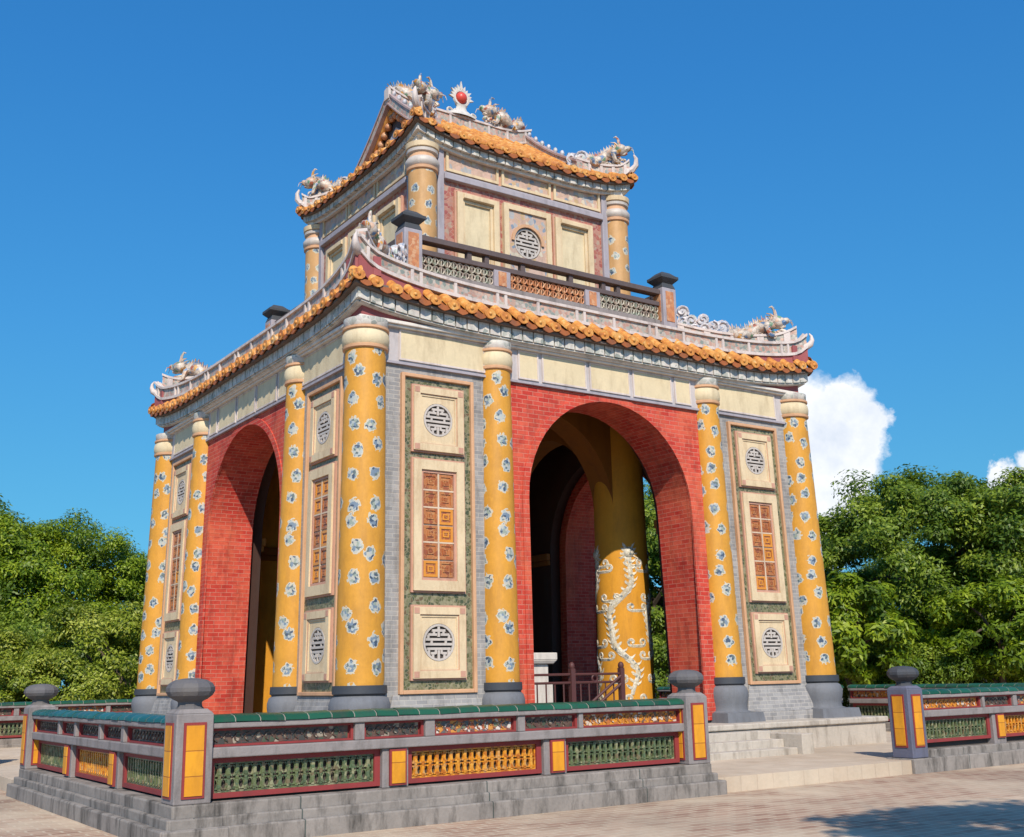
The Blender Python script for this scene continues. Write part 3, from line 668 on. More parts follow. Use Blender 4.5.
for (sx, sy) in ((-1, -1), (1, -1), (1, 1), (-1, 1)):
    x, y = 5+sx*2.34, 5+sy*2.34
    s = MB(); s.lathe([(0.575-0.010*min(z-0.8, 4.5), z) for z in lin(0.8, 4.5, 6)], x, y, 40, math.atan2(5-y, 5-x)); pr = part(s, 'inner_pier', 'lining_ochre'); pier_relief(x, y, pr)
    b = MB(); b.lathe([(0.575-0.010*min(z-0.8, 4.5), z) for z in lin(4.5, 8.2, 5)], x, y, 40, math.atan2(5-y, 5-x)); sub(b, 'upper_shaft', 'lining_ochre', pr)
    b = MB(); b.lathe([(0.65, 0.8), (0.65, 0.95), (0.58, 1.0)], x, y, 36); sub(b, 'base', 'greystone', pr)
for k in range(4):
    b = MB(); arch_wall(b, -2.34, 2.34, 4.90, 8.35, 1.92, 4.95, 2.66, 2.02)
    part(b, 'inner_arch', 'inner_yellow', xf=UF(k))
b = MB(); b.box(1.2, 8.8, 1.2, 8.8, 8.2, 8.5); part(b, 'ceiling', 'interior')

# ---- lower eave
EH = 5.286
def ez(u): return 7.55+0.25*min(1.0, abs(u)/EH)**5
us = lin(-EH, EH, 61)
def eave_face(k, half, ezf, spacing, depth, tan_, rt, X, names, drop=0.0):
    """cover tiles, drip tiles and soffit of one eave"""
    b = MB(); cnt = int(2*half/spacing); sp = 2*half/cnt
    for i in range(cnt+1):
        u = -half+i*sp; u = max(-half+0.04, min(half-0.04, u))
        L = max(0.12, min(depth, half-abs(u)+0.10)); z0 = ezf(u)+0.03
        steps = [(0, 0), (L, L*tan_)]
        vs = []; n_ = 8
        jz = random.uniform(-0.02, 0.02); ju = random.uniform(-0.02, 0.02); jr = rt*random.uniform(0.94, 1.06)
        for (dv, dz) in steps:
            for j in range(n_+1):
                a = pi*j/n_; vs.append((u+ju+jr*math.cos(a), half+0.05-dv, z0+jz+dz+jr*math.sin(a)))
        b.add(vs, [(j, j+1, n_+1+j+1, n_+1+j) for j in range(n_)], None, True)
        # round end tile with a boss
        vs = [(u+ju+jr*1.08*math.cos(2*pi*j/12), half+0.055, z0+jz+jr*0.35+jr*0.85*math.sin(2*pi*j/12)) for j in range(12)]
        b.plate(vs, (0, 1, 0), 0.03); b.ball((u+ju, half+0.062, z0+jz+jr*0.35), jr*0.36, 8, 5)
    tiles = part(b, names[0], 'tile', xf=X)
    b = MB()
    for i in range(cnt):
        a0 = -half+i*sp; a1 = a0+sp; um = (a0+a1)/2; L = max(0.05, min(depth, half-max(abs(a0), abs(a1))+0.02))
        za, zb = ezf(a0), ezf(a1)
        b.add([(a0, half+0.03, za), (a1, half+0.03, zb), (a1, half-L, zb+L*tan_), (a0, half-L, za+L*tan_)], [(0, 1, 2, 3)])
        zm = ezf(um); w_ = sp*0.36
        pts = [(um-w_, half+0.035, zm+0.02), (um-w_*0.85, half+0.045, zm-0.04), (um-w_*0.4, half+0.05, zm-0.07), (um, half+0.055, zm-0.085), (um+w_*0.4, half+0.05, zm-0.07), (um+w_*0.85, half+0.045, zm-0.04), (um+w_, half+0.035, zm+0.02)]
        b.plate(pts, (0, 1, 0), 0.02)
    sub(b, 'drip_tile', 'tile_under', tiles, X)
    return tiles
for k in range(4):
    X = UF(k)
    t = eave_face(k, EH, ez, 0.345, 0.62, 0.80, 0.105, X, ('eave_tiles',))
    b = MB(); b.strip(us, 4.7, EH+0.01, lambda u: ez(u)-0.075, lambda u: ez(u)-0.03); sub(b, 'soffit', 'soffit', t, X)
    # curved dentil course and mouldings under the eave, maroon wedge below them
    cu = lin(-5.13, 5.13, 61); cc = part(MB().strip(cu, 4.75, 5.14, lambda u: ez(u)-0.30, lambda u: ez(u)-0.255), 'cornice', 'pale', xf=X)
    b = MB()
    dn = 46
    for i in range(dn):
        u0 = -5.20+10.40*i/dn; u1 = u0+10.40/dn*0.88; um = (u0+u1)/2
        b.strip([u0, um, u1], 4.76, 5.21, lambda u: ez(u)-0.255, lambda u: ez(u)-0.08)
    sub(b, 'dentil_course', 'dentil', cc, X)
    b = MB(); b.strip(cu, 4.76, 5.185, lambda u: ez(u)-0.285, lambda u: ez(u)-0.262); sub(b, 'dentil_fillet', 'dentil', cc, X)
    mu = lin(-5.05, 5.05, 41)
    b = MB(); b.strip(mu, 4.75, 5.06, lambda u: 7.285, lambda u: ez(u)-0.30); sub(b, 'maroon_band', 'maroon', cc, X)
    b = MB(); b.box(-5.11, 5.11, 4.75, 5.12, 7.225, 7.285); b.box(-5.07, 5.07, 4.75, 5.08, 7.185, 7.225); sub(b, 'moulding', 'pale', cc, X, 0.012)
# lower roof slopes up to the balcony
b = MB()
for k in range(4):
    vs = [rotk(k, u, v, z) for (u, v, z) in ((-4.7, 4.7, 8.02), (4.7, 4.7, 8.02), (3.0, 3.0, 8.88), (-3.0, 3.0, 8.88))]; b.add(vs, [(0, 1, 2, 3)])
b.add([rotk(0, u, v, 8.88) for u, v in ((-3.0, -3.0), (3.0, -3.0), (3.0, 3.0), (-3.0, 3.0))], [(0, 1, 2, 3)])
part(b, 'lower_roof', 'tile')
# parapet ridge above the tiles, sweeping up to the corner tips
PU = 5.22
def pz(u): return ez(u)+0.35+0.14*max(0.0, (abs(u)-4.80)/(PU-4.80))**2
def pv(u): return 4.95+0.26*(abs(u)/PU)**4
for k in range(4):
    X = UF(k); pu = lin(-PU, PU, 61); path = [(u, pv(u), pz(u)) for u in pu]
    b = MB(); b.ribbon(path, 0.08, 0.03, 0.25); rp = part(b, 'eave_ridge', 'ridge_panel', xf=X)
    b = MB(); b.ribbon(path, 0.17, -0.025, 0.035)
    b.ribbon(path, 0.17, 0.235, 0.285)
    for i in range(1, 60, 5):
        for j in ((i,) if i % 2 else (i, i+1)):
            q = path[j]; b.ribbon([(q[0]-0.028, q[1], q[2]), (q[0]+0.028, q[1], q[2])], 0.15, 0.03, 0.24)
    sub(b, 'ridge_moulding', 'ridge', rp, X)
    b = MB(); b.strip(pu, 4.80, 4.94, lambda u: ez(u)+0.15, lambda u: pz(u)-0.02); b.ribbon(path[:9], 0.10, -0.30, -0.02); b.ribbon(path[-9:], 0.10, -0.30, -0.02); sub(b, 'ridge_flank', 'maroon', rp, X)
for (sx, sy) in ((-1, -1), (1, -1), (1, 1), (-1, 1)):
    tx = Vector((5+sx*PU, 5+sy*PU, pz(PU))); dv = Vector((sx, sy, 0)).normalized(); uz_ = Vector((0, 0, 1))
    b = MB(); b.tube([tx-dv*0.25-uz_*0.0, tx, tx+dv*0.09+uz_*0.05, tx+dv*0.13+uz_*0.14, tx+dv*0.12+uz_*0.23, tx+dv*0.08+uz_*0.29], [0.075, 0.08, 0.07, 0.05, 0.03, 0.012], 8)
    part(b, 'tip_curl', 'ridge')

# ---- balcony balustrade on the lower roof
BV = 3.16
for k in range(4):
    X = UF(k)
    b = MB(); b.box(-BV+0.16, BV-0.16, BV-0.10, BV+0.08, 8.72, 9.05); rl = part(b, 'balcony_balustrade', 'rail', xf=X)
    b = MB(); b.box(-BV+0.16, BV-0.16, BV-0.10, BV+0.11, 9.63, 9.74); sub(b, 'top_rail', 'rail_dark', rl, X, 0.01)
    b = MB(); b.box(-BV+0.16, BV-0.16, BV-0.08, BV+0.08, 9.37, 9.47)
    for u in (-1.85, -1.45, -0.6, 0.6, 1.45, 1.85): b.box(u-0.05, u+0.05, BV-0.06, BV+0.06, 9.47, 9.63)
    sub(b, 'middle_rail', 'rail_dark', rl, X, 0.01)
    for sg in (-1, 1):
        b = MB(); b.cur = 0; b.box(sg*1.12-0.19, sg*1.12+0.19, BV-0.07, BV+0.085, 9.04, 9.375)
        b.cur = 1; b.box(sg*1.12-0.09, sg*1.12+0.09, BV+0.08, BV+0.10, 9.06, 9.355)
        sub(b, 'baluster', ['lilac', 'latt_peach'], rl, X)
    for (a0, a1, mm) in ((-2.95, -1.31, 'latt_faded'), (-0.93, 0.93, 'latt_peach'), (1.31, 2.95, 'latt_faded')):
        b = MB(); b.cur = 1; b.box(a0, a1, BV-0.04, BV-0.01, 9.05, 9.37); b.cur = 0
        nc = int((a1-a0)/0.135); cwid = (a1-a0)/nc
        for i in range(nc):
            for j in range(2):
                cx, cz = a0+(i+0.5)*cwid, 9.05+0.16*(j+0.5)
                pts = [(cx+0.062*math.cos(t), BV+0.03, cz+0.07*math.sin(t)) for t in lin(0, 2*pi, 9)]
                b.tube(pts, 0.016, 4, True, False)
            b.box(cx-0.014, cx+0.014, BV, BV+0.035, 9.05, 9.37)
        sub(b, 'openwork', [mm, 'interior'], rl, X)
for (sx, sy) in ((-1, -1), (1, -1), (1, 1), (-1, 1)):
    cx, cy = 5+sx*BV, 5+sy*BV
    b = MB(); b.box(cx-0.19, cx+0.19, cy-0.19, cy+0.19, 8.6, 9.78); po = part(b, 'balcony_post', 'lilac', bevel=0.012)
    b = MB()
    for (dx, dy) in ((1, 0), (-1, 0), (0, 1), (0, -1)):
        a_, c_ = (0.012, 0.11) if dx else (0.11, 0.012)
        b.box(cx+dx*0.19-a_, cx+dx*0.19+a_, cy+dy*0.19-c_, cy+dy*0.19+c_, 9.02, 9.70)
    sub(b, 'inlay', 'latt_peach', po)
    b = MB(); b.frustum(cx-0.19, cx+0.19, cy-0.19, cy+0.19, 9.78, cx-0.15, cx+0.15, cy-0.15, cy+0.15, 9.90)
    b.frustum(cx-0.15, cx+0.15, cy-0.15, cy+0.15, 9.90, cx-0.24, cx+0.24, cy-0.24, cy+0.24, 9.99)
    b.box(cx-0.245, cx+0.245, cy-0.245, cy+0.245, 9.99, 10.06)
    b.frustum(cx-0.225, cx+0.225, cy-0.225, cy+0.225, 10.06, cx-0.12, cx+0.12, cy-0.12, cy+0.12, 10.16); sub(b, 'cap', 'finial_top', po, None, 0.01)

# ---- upper storey
for (sx, sy) in ((-1, -1), (1, -1), (1, 1), (-1, 1)): column(5+sx*2.46, 5+sy*2.46, True, True)
UV_ = 2.50
def upper_face(k):
    X = UF(k)
    b = MB(); b.box(-2.38, 2.38, UV_-0.3, UV_, 8.7, 12.05); wl = part(b, 'upper_wall', 'upper_wall', xf=X)
    b = MB(); b.box(-2.17, -2.02, UV_-0.01, UV_+0.07, 8.9, 12.0); b.box(2.02, 2.17, UV_-0.01, UV_+0.07, 8.9, 12.0)
    b.box(-2.02, 2.02, UV_-0.01, UV_+0.11, 11.38, 11.50); b.box(-2.02, 2.02, UV_-0.01, UV_+0.06, 11.50, 11.55)
    sub(b, 'beam', 'lilac', wl, X, 0.012)
    b = MB(); b.box(-2.02, 2.02, UV_-0.005, UV_+0.02, 11.55, 12.05); sub(b, 'frieze', 'frame_pink', wl, X)
    for (a0, a1) in ((-1.97, -0.71), (-0.63, 0.63), (0.71, 1.97)):
        b = MB(); b.cur = 0; b.box(a0+0.06, a1-0.06, UV_+0.015, UV_+0.035, 11.63, 11.97); b.cur = 1; b.frame(a0, a1, 11.57, 12.03, 0.055, UV_+0.01, UV_+0.075)
        sub(b, 'frieze_panel', ['frieze_art', 'cream_trim'], wl, X)
    for c_ in (-1.22, 1.22):
        b = MB(); b.cur = 0; b.frame(c_-0.50, c_+0.50, 9.3, 11.17, 0.13, UV_-0.005, UV_+0.10); b.frame(c_-0.37, c_+0.37, 9.43, 11.04, 0.065, UV_-0.005, UV_+0.055)
        b.cur = 1; b.box(c_-0.31, c_+0.31, UV_-0.01, UV_+0.012, 9.49, 10.98)
        b.cur = 2; b.frame(c_-0.545, c_+0.545, 9.25, 11.215, 0.04, UV_-0.005, UV_+0.05)
        b.cur = 0; b.box(c_-0.36, c_+0.36, UV_+0.09, UV_+0.13, 11.05, 11.15)
        sub(b, 'blind_window', ['cream_trim', 'cream', 'frame_pink'], wl, X, 0.01)
    b = MB(); b.cur = 0; b.frame(-0.60, 0.60, 9.3, 11.20, 0.12, UV_-0.005, UV_+0.09)
    b.cur = 1; holed_plate(b, -0.48, 0.48, 9.95, 11.08, 0.0, 10.42, 0.345, UV_-0.005, UV_+0.05); b.box(-0.48, 0.48, UV_-0.005, UV_+0.05, 9.42, 9.95)
    b.cur = 4
    for i in range(16):
        a0, a1 = pi*i/16, pi*(i+1)/16
        vs = [(q*math.cos(a), vv, 10.42+q*math.sin(a)) for vv in (UV_+0.05, UV_+0.085) for (q, a) in ((0.345, a0), (0.345, a1), (0.41, a1), (0.41, a0))]
        b.add(vs, [(0, 1, 2, 3), (4, 7, 6, 5), (0, 4, 5, 1), (3, 2, 6, 7)])
    b.cur = 2; b.box(-0.36, 0.36, UV_+0.002, UV_+0.008, 10.06, 10.78)
    b.cur = 3; shou(b, 0, 10.42, 0.33, UV_+0.04, 0.03)
    sub(b, 'round_window', ['cream_trim', 'frieze_art', 'black', 'white', 'frame'], wl, X)
for k in range(4): upper_face(k)

# ---- upper roof
UH = 2.80
def uz(u): return 12.17+0.28*min(1.0, abs(u)/UH)**4
UT = 0.58
for k in range(4):
    X = UF(k); uu = lin(-UH, UH, 41)
    t = eave_face(k, UH, uz, 0.33, 0.8, UT, 0.095, X, ('upper_eave_tiles',))
    b = MB(); b.strip(uu, 2.3, UH+0.01, lambda u: uz(u)-0.07, lambda u: uz(u)-0.03); sub(b, 'soffit', 'soffit', t, X)
    b = MB(); cu = lin(-2.66, 2.66, 31); b.strip(cu, 2.3, 2.64, lambda u: uz(u)-0.26, lambda u: uz(u)-0.20); b.strip(cu, 2.3, 2.56, lambda u: 12.02, lambda u: uz(u)-0.26)
    cc = part(b, 'upper_cornice', 'pale', xf=X)
    b = MB()
    for i in range(26):
        u0 = -2.72+5.44*i/26; u1 = u0+5.44/26*0.88
        b.strip([u0, u1], 2.3, 2.73, lambda u: uz(u)-0.20, lambda u: uz(u)-0.075)
    sub(b, 'dentil_course', 'dentil', cc, X)
    # slope
    b = MB(); us2 = lin(-2.0, 2.0, 13); z8 = 12.2+0.8*UT
    if k in (0, 2):
        vs = [(-2.0, 2.0, z8), (2.0, 2.0, z8), (1.86, 1.8, 12.2+1.0*UT), (1.86, 0, 14.16), (-1.86, 0, 14.16), (-1.86, 1.8, 12.2+1.0*UT)]
        b.add(vs, [(0, 1, 2, 3, 4, 5)])
        for i in range(13):
            u = -1.78+3.56*i/12; pts = [(u, 2.0, z8+0.03), (u, 0.05, 14.14)]; b.tube(pts, 0.09, 8)
    else:
        b.add([(-2.05, 2.05, z8-0.03), (2.05, 2.05, z8-0.03), (1.75, 1.6, z8+0.22), (-1.75, 1.6, z8+0.22)], [(0, 1, 2, 3)])
    part(b, 'upper_roof', 'tile', xf=X)
    if k in (1, 3):      # gable wall with its barge ridge
        b = MB(); b.plate([(-1.9, 1.66, z8), (1.9, 1.66, z8), (0, 1.66, 14.12)], (0, 1, 0), 0.08); ga = part(b, 'gable', 'rail_dark', xf=X)
        b = MB(); b.plate([(-1.15, 1.71, 12.95), (1.15, 1.71, 12.95), (0, 1.71, 13.72)], (0, 1, 0), 0.05); sub(b, 'gable_inlay', 'scroll', ga, X)
        b = MB()
        for i in range(10):
            t_ = (i+0.5)/10
            for sg in (-1, 1): b.ball((sg*1.75*(1-t_), 1.78, z8+0.10+(14.10-z8)*t_-0.16), 0.09, 7, 5)
        sub(b, 'gable_tassel', 'latt_peach', ga, X)
        for sg in (-1, 1):
            path = [(sg*u, 1.86, z8+0.12+(14.2-z8)*(1-u/2.05)-0.10*math.sin(pi*u/2.05)) for u in lin(0.0, 2.05, 9)]
            b = MB(); b.ribbon(path, 0.16, -0.05, 0.16); br = part(b, 'barge_ridge', 'ridge_panel', xf=X)
            b = MB(); b.ribbon(path, 0.21, 0.16, 0.21); b.ribbon(path, 0.21, -0.09, -0.05)
            sub(b, 'ridge_moulding', 'barge', br, X)
            for i in range(8):
                b = MB(); t_ = (i+0.5)/8; j = t_*8; p = [path[i][q]*0.5+path[i+1][q]*0.5 for q in range(3)]
                b.ball((p[0], p[1], p[2]+0.25), 0.055, 6, 4, 1.5)
                sub(b, 'crest_knob', 'scroll', br, X)
# main ridge
b = MB(); rp_ = [(5+x, 5.0, 14.14+0.20*max(0, (abs(x)-1.0)/0.95)**2) for x in lin(-1.95, 1.95, 23)]
b.ribbon(rp_, 0.16, 0, 0.26); mr = part(b, 'main_ridge', 'ridge_panel')
b = MB(); b.ribbon(rp_, 0.22, 0.26, 0.31); b.ribbon(rp_, 0.22, -0.05, 0.0)
for i in range(0, 23, 3): p = rp_[i]; b.box(p[0]-0.03, p[0]+0.03, 4.9, 5.1, p[2], p[2]+0.26)
sub(b, 'ridge_moulding', 'ridge', mr)

# hip ridges
def hip(name, c0, c1, z0, z1, tip_rise, h, k4):
    """diagonal ridge from the inner point (c0 from the centre) out to the tip (c1), curling up at the end"""
    sx, sy = k4
    path = []
    for t in lin(0, 1, 19):
        c_ = c0+(c1-c0)*t; z = z0+(z1-z0)*t-0.14*math.sin(pi*t)*(1 if c0 > 2 else 0.6)+tip_rise*max(0, (t-0.78)/0.22)**2
        path.append((5+sx*c_, 5+sy*c_, z))
    b = MB(); b.ribbon(path, 0.14, 0.0, h); hr = part(b, name, 'ridge_panel')
    b = MB(); b.ribbon(path, 0.20, h, h+0.05); b.ribbon(path, 0.20, -0.05, 0.0)
    for i in range(1, 19, 4):
        p, q = path[i-1], path[i]; b.ribbon([p, q], 0.18, 0.0, h)
    tx = Vector(path[-1]); dv = Vector((sx, sy, 0)).normalized()
    if c0 < 2: b.tube([tx-dv*0.12+Vector((0, 0, -0.02)), tx+dv*0.05+Vector((0, 0, 0.02)), tx+dv*0.14+Vector((0, 0, 0.12)), tx+dv*0.15+Vector((0, 0, 0.28)), tx+dv*0.10+Vector((0, 0, 0.38))], [0.09, 0.08, 0.065, 0.045, 0.02], 7)
    sub(b, 'ridge_moulding', 'ridge', hr)
    return path
QUAD = ((-1, -1), (1, -1), (1, 1), (-1, 1))
for q in QUAD:
    hip('hip_ridge', 3.35, 5.10, 8.72, 8.30, 0.14, 0.24, q)
    hip('upper_hip_ridge', 1.9, 2.74, 12.86, 12.55, 0.12, 0.20, q)

# ---- porcelain ridge ornaments
def dragon_mb(L=1.4, H=0.75, seed=1):
    """crouching dragon facing +x along the ridge, tail at x=0; sits on z=0"""
    r = random.Random(seed); b = MB()
    body = []
    for t in lin(0, 1, 26):
        x = L*(0.04+0.80*t); z = H*(0.20+0.10*math.sin(t*pi*3.4+0.6)+0.16*t+0.25*max(0, t-0.72)/0.28)
        y = 0.05*math.sin(t*pi*4)
        body.append((x, y, z))
    rad = [0.035+0.125*math.sin(pi*min(1, 0.12+t*0.75)) for t in lin(0, 1, 26)]
    b.tube(body, rad, 8)
    hx, hz = body[-1][0], body[-1][2]
    # head: skull, snout, jaw
    b.ball((hx+0.03, 0, hz+0.02), 0.165, 9, 6, 0.95, 1.1)
    b.tube([(hx+0.06, 0, hz+0.03), (hx+0.17, 0, hz+0.02), (hx+0.25, 0, hz+0.05), (hx+0.28, 0, hz+0.09)], [0.125, 0.095, 0.08, 0.045], 7)
    b.tube([(hx+0.03, 0, hz-0.06), (hx+0.14, 0, hz-0.09), (hx+0.21, 0, hz-0.08)], [0.08, 0.06, 0.035], 6)
    for s_ in (-1, 1):
        b.ball((hx+0.08, s_*0.075, hz+0.09), 0.034, 7, 5)
        b.tube([(hx, s_*0.05, hz+0.10), (hx-0.10, s_*0.09, hz+0.20), (hx-0.20, s_*0.10, hz+0.22)], [0.03, 0.022, 0.008], 5)
        b.tube([(hx+0.22, s_*0.03, hz+0.05), (hx+0.34, s_*0.07, hz+0.02), (hx+0.38, s_*0.08, hz-0.09)], [0.016, 0.012, 0.006], 4)
        # legs with claws
        for (lx, f) in ((0.34, -1), (0.70, 1)):
            p = body[int(lx/0.84*25)]; fx = p[0]+0.10*f
            b.tube([(p[0], s_*0.06, p[2]), (p[0]+0.03*f, s_*0.15, p[2]-0.06), (fx, s_*0.14, 0.06), (fx+0.08, s_*0.14, 0.03)], [0.07, 0.06, 0.05, 0.045], 6)
            for j in (-1, 0, 1): b.tube([(fx+0.06, s_*0.14, 0.03), (fx+0.14, s_*0.14+0.035*j, 0.01)], [0.016, 0.004], 4)
        # mane flames
        for j in range(5):
            a = 0.5+0.42*j; b.plate([(hx-0.02, s_*(0.05+0.01*j), hz+0.04), (hx-0.05-0.10*math.sin(a)*1.4, s_*(0.08+0.012*j), hz+0.22*math.cos(a)+0.02), (hx-0.08, s_*0.06, hz-0.05)], (0, 1, 0), 0.03)
    # tall whisker curl rising from the brow
    b.tube([(hx+0.02, 0, hz+0.10), (hx+0.0, 0, hz+0.22), (hx-0.02, 0, hz+0.34), (hx-0.07, 0, hz+0.41), (hx-0.13, 0, hz+0.39)], [0.05, 0.04, 0.032, 0.026, 0.012], 6)
    # dorsal fins
    for i in range(2, 25):
        p = body[i]; rr = rad[i]; h = 0.09+0.05*(i % 2)
        b.plate([(p[0]-0.035, p[1], p[2]+rr*0.8), (p[0]+0.035, p[1], p[2]+rr*0.8), (p[0]-0.03, p[1], p[2]+rr+h)], (0, 1, 0), 0.045)
    # flaming tail
    for j in range(5):
        a = 1.2+0.45*j; b.plate([(0.02, 0, H*0.22), (0.02+0.22*math.cos(a), 0, H*0.22+0.22*math.sin(a)), (0.05+0.05*math.cos(a+0.5), 0, H*0.22+0.08*math.sin(a+0.4))], (0, 1, 0), 0.035)
    # curled clouds it crouches on
    x = 0.05
    while x < L*0.92:
        rr = r.uniform(0.075, 0.12)
        pts = [(x+rr*(1-0.55*t/6.0)*math.cos(t), r.uniform(-0.04, 0.04), rr*0.9+rr*(1-0.55*t/6.0)*math.sin(t)) for t in lin(0, 6.0, 10)]
        b.tube(pts, 0.042, 5); x += rr*1.1
    return b
def place(mb, base, ang, sc):
    c_, s_ = math.cos(ang), math.sin(ang)
    return lambda x, y, z: (base[0]+sc*(x*c_-y*s_), base[1]+sc*(x*s_+y*c_), base[2]+sc*z)
def scroll_mb(L, H, seed):
    """openwork of curled cloud scrolls leaning on a post, high at x=0 and low at x=L"""
    r = random.Random(seed); b = MB(); rows = [(0.0, 0.0, 0.19)]
    spots = []; x = 0.13
    while x < L:
        top = max(0.12, H*(1-0.85*(x/L)**1.3)); z = 0.12
        while z < top+0.02:
            spots.append((x+r.uniform(-0.03, 0.03), z, r.uniform(0.125, 0.165))); z += 0.21
        x += 0.21
    for (x, z, rr) in spots:
        b.plate([(x+rr*math.cos(t), 0, z+rr*math.sin(t)) for t in lin(0, 2*pi*11/12, 12)], (0, 1, 0), 0.07)
        a0 = r.uniform(0, 6); sg = r.choice((-1, 1))
        for sd_ in (-1, 1):
            b.tube([(x+rr*(1-0.11*t)*math.cos(a0+sg*t), sd_*0.045, z+rr*(1-0.11*t)*math.sin(a0+sg*t)) for t in lin(0, 8, 15)], 0.026, 5)
    b.box(0, L+0.1, -0.05, 0.05, -0.05, 0.06)
    return b
def ornament(mb, name, mats, xf): return mb.build(name, mats, pav, xf, BASE)
for i, q in enumerate(QUAD):
    a = math.atan2(q[1], q[0])
    # lower hips: dragon near the tip, scroll beside the post
    bx = (5+q[0]*3.98, 5+q[1]*3.98, 8.60); ornament(dragon_mb(1.5, 0.72, 3+i), 'ridge_dragon', 'dragon', place(None, (bx[0], bx[1], 8.50), a, 0.93))
    bx = (5+q[0]*3.34, 5+q[1]*3.34, 8.85); ornament(scroll_mb(1.0, 0.62, i), 'cloud_scroll', 'scroll', place(None, (bx[0], bx[1], 8.72), a, 1.0))
    # upper hips
    bx = (5+q[0]*1.98, 5+q[1]*1.98, 12.9); ornament(dragon_mb(1.15, 0.75, 13+i), 'ridge_dragon', 'dragon', place(None, (bx[0], bx[1], 12.84), a, 0.88))
    bx = (5+q[0]*1.75, 5+q[1]*1.75, 12.9); ornament(scroll_mb(0.35, 0.34, 30+i), 'cloud_scroll', 'scroll', place(None, (bx[0], bx[1], 13.0), a, 1.0))
ornament(dragon_mb(1.2, 0.72, 21), 'ridge_dragon', 'dragon', place(None, (6.80, 5, 14.46), pi, 0.98))
ornament(dragon_mb(1.2, 0.72, 22), 'ridge_dragon', 'dragon', place(None, (3.20, 5, 14.46), 0, 0.98))
# flaming pearl on a cloud base
b = MB(); b.lathe([(0.42, 14.44), (0.40, 14.50), (0.26, 14.56), (0.16, 14.62), (0.13, 14.72), (0.17, 14.76)], 5, 5, 16, 0, True, 0.45)
for x in (-0.32, -0.15, 0.15, 0.32): b.tube([(5+x+0.08*(1-0.08*t)*math.cos(t), 5, 14.55+0.08*(1-0.08*t)*math.sin(t)) for t in lin(0, 6, 10)], 0.03, 5)
for j in range(11):
    a = pi*j/10; rr = 0.34 if j % 2 == 0 else 0.30
    if j == 5: rr = 0.44
    c_ = (5, 5, 14.95)
    b.plate([(c_[0]+0.2*math.cos(a-0.26), 5, c_[2]+0.2*math.sin(a-0.26)), (c_[0]+rr*math.cos(a), 5, c_[2]+rr*math.sin(a)), (c_[0]+0.2*math.cos(a+0.26), 5, c_[2]+0.2*math.sin(a+0.26))], (0, 1, 0), 0.05)
b.tube([(5+0.19*math.cos(t), 5, 14.95+0.19*math.sin(t)) for t in lin(0, 2*pi, 17)], 0.045, 6, True, False)
fp = ornament(b, 'flaming_pearl', 'altar', None)
b = MB(); b.ball((5, 5, 14.95), 0.145, 14, 10); sub(b, 'pearl', 'pearlred', fp)

# ---------------------------------------------------------------- terrace balustrades
def lattice(mb, a0, a1, z0, z1, v, rows=2, cell=0.092):
    nc = max(2, round((a1-a0)/cell)); w_ = (a1-a0)/nc; h_ = (z1-z0)/rows
    for i in range(nc):
        for j in range(rows):
            cx, cz = a0+(i+0.5)*w_, z0+(j+0.5)*h_
            # a little bobbin: flared top and foot, pinched waist, ring between
            mb.box(cx-0.016, cx+0.016, v-0.03, v+0.028, cz-h_*0.5, cz+h_*0.5)
            for sg in (-1, 1):
                zz = cz+sg*h_*0.36
                mb.frustum(cx-w_*0.28, cx+w_*0.28, v-0.03, v+0.025, zz-h_*0.07, cx-w_*0.16, cx+w_*0.16, v-0.03, v+0.032, zz+h_*0.07)
            for sg in (-1, 1):
                pts = [(cx+sg*w_*(0.46-0.30*math.cos(t)), v+0.01, cz+h_*0.40*math.sin(t)) for t in lin(-1.5, 1.5, 6)]
                mb.tube(pts, 0.0115, 4, True, False)
def finial_mb(cx, cy, z, s=1.0):
    b = MB()
    def ring4(r, z, rot=0): return [(cx+r*s*math.cos(pi/8+pi/4*i), cy+r*s*math.sin(pi/8+pi/4*i), z) for i in range(8)]
    prof = [(0.15, 0.0), (0.125, 0.03), (0.12, 0.075), (0.175, 0.10), (0.225, 0.135), (0.25, 0.175), (0.25, 0.215), (0.225, 0.255), (0.165, 0.29), (0.08, 0.305), (0.0, 0.31)]
    b.lathe([(r*s*0.97, z+h*s) for r, h in prof], cx, cy, 10, 0.3, False)
    return b
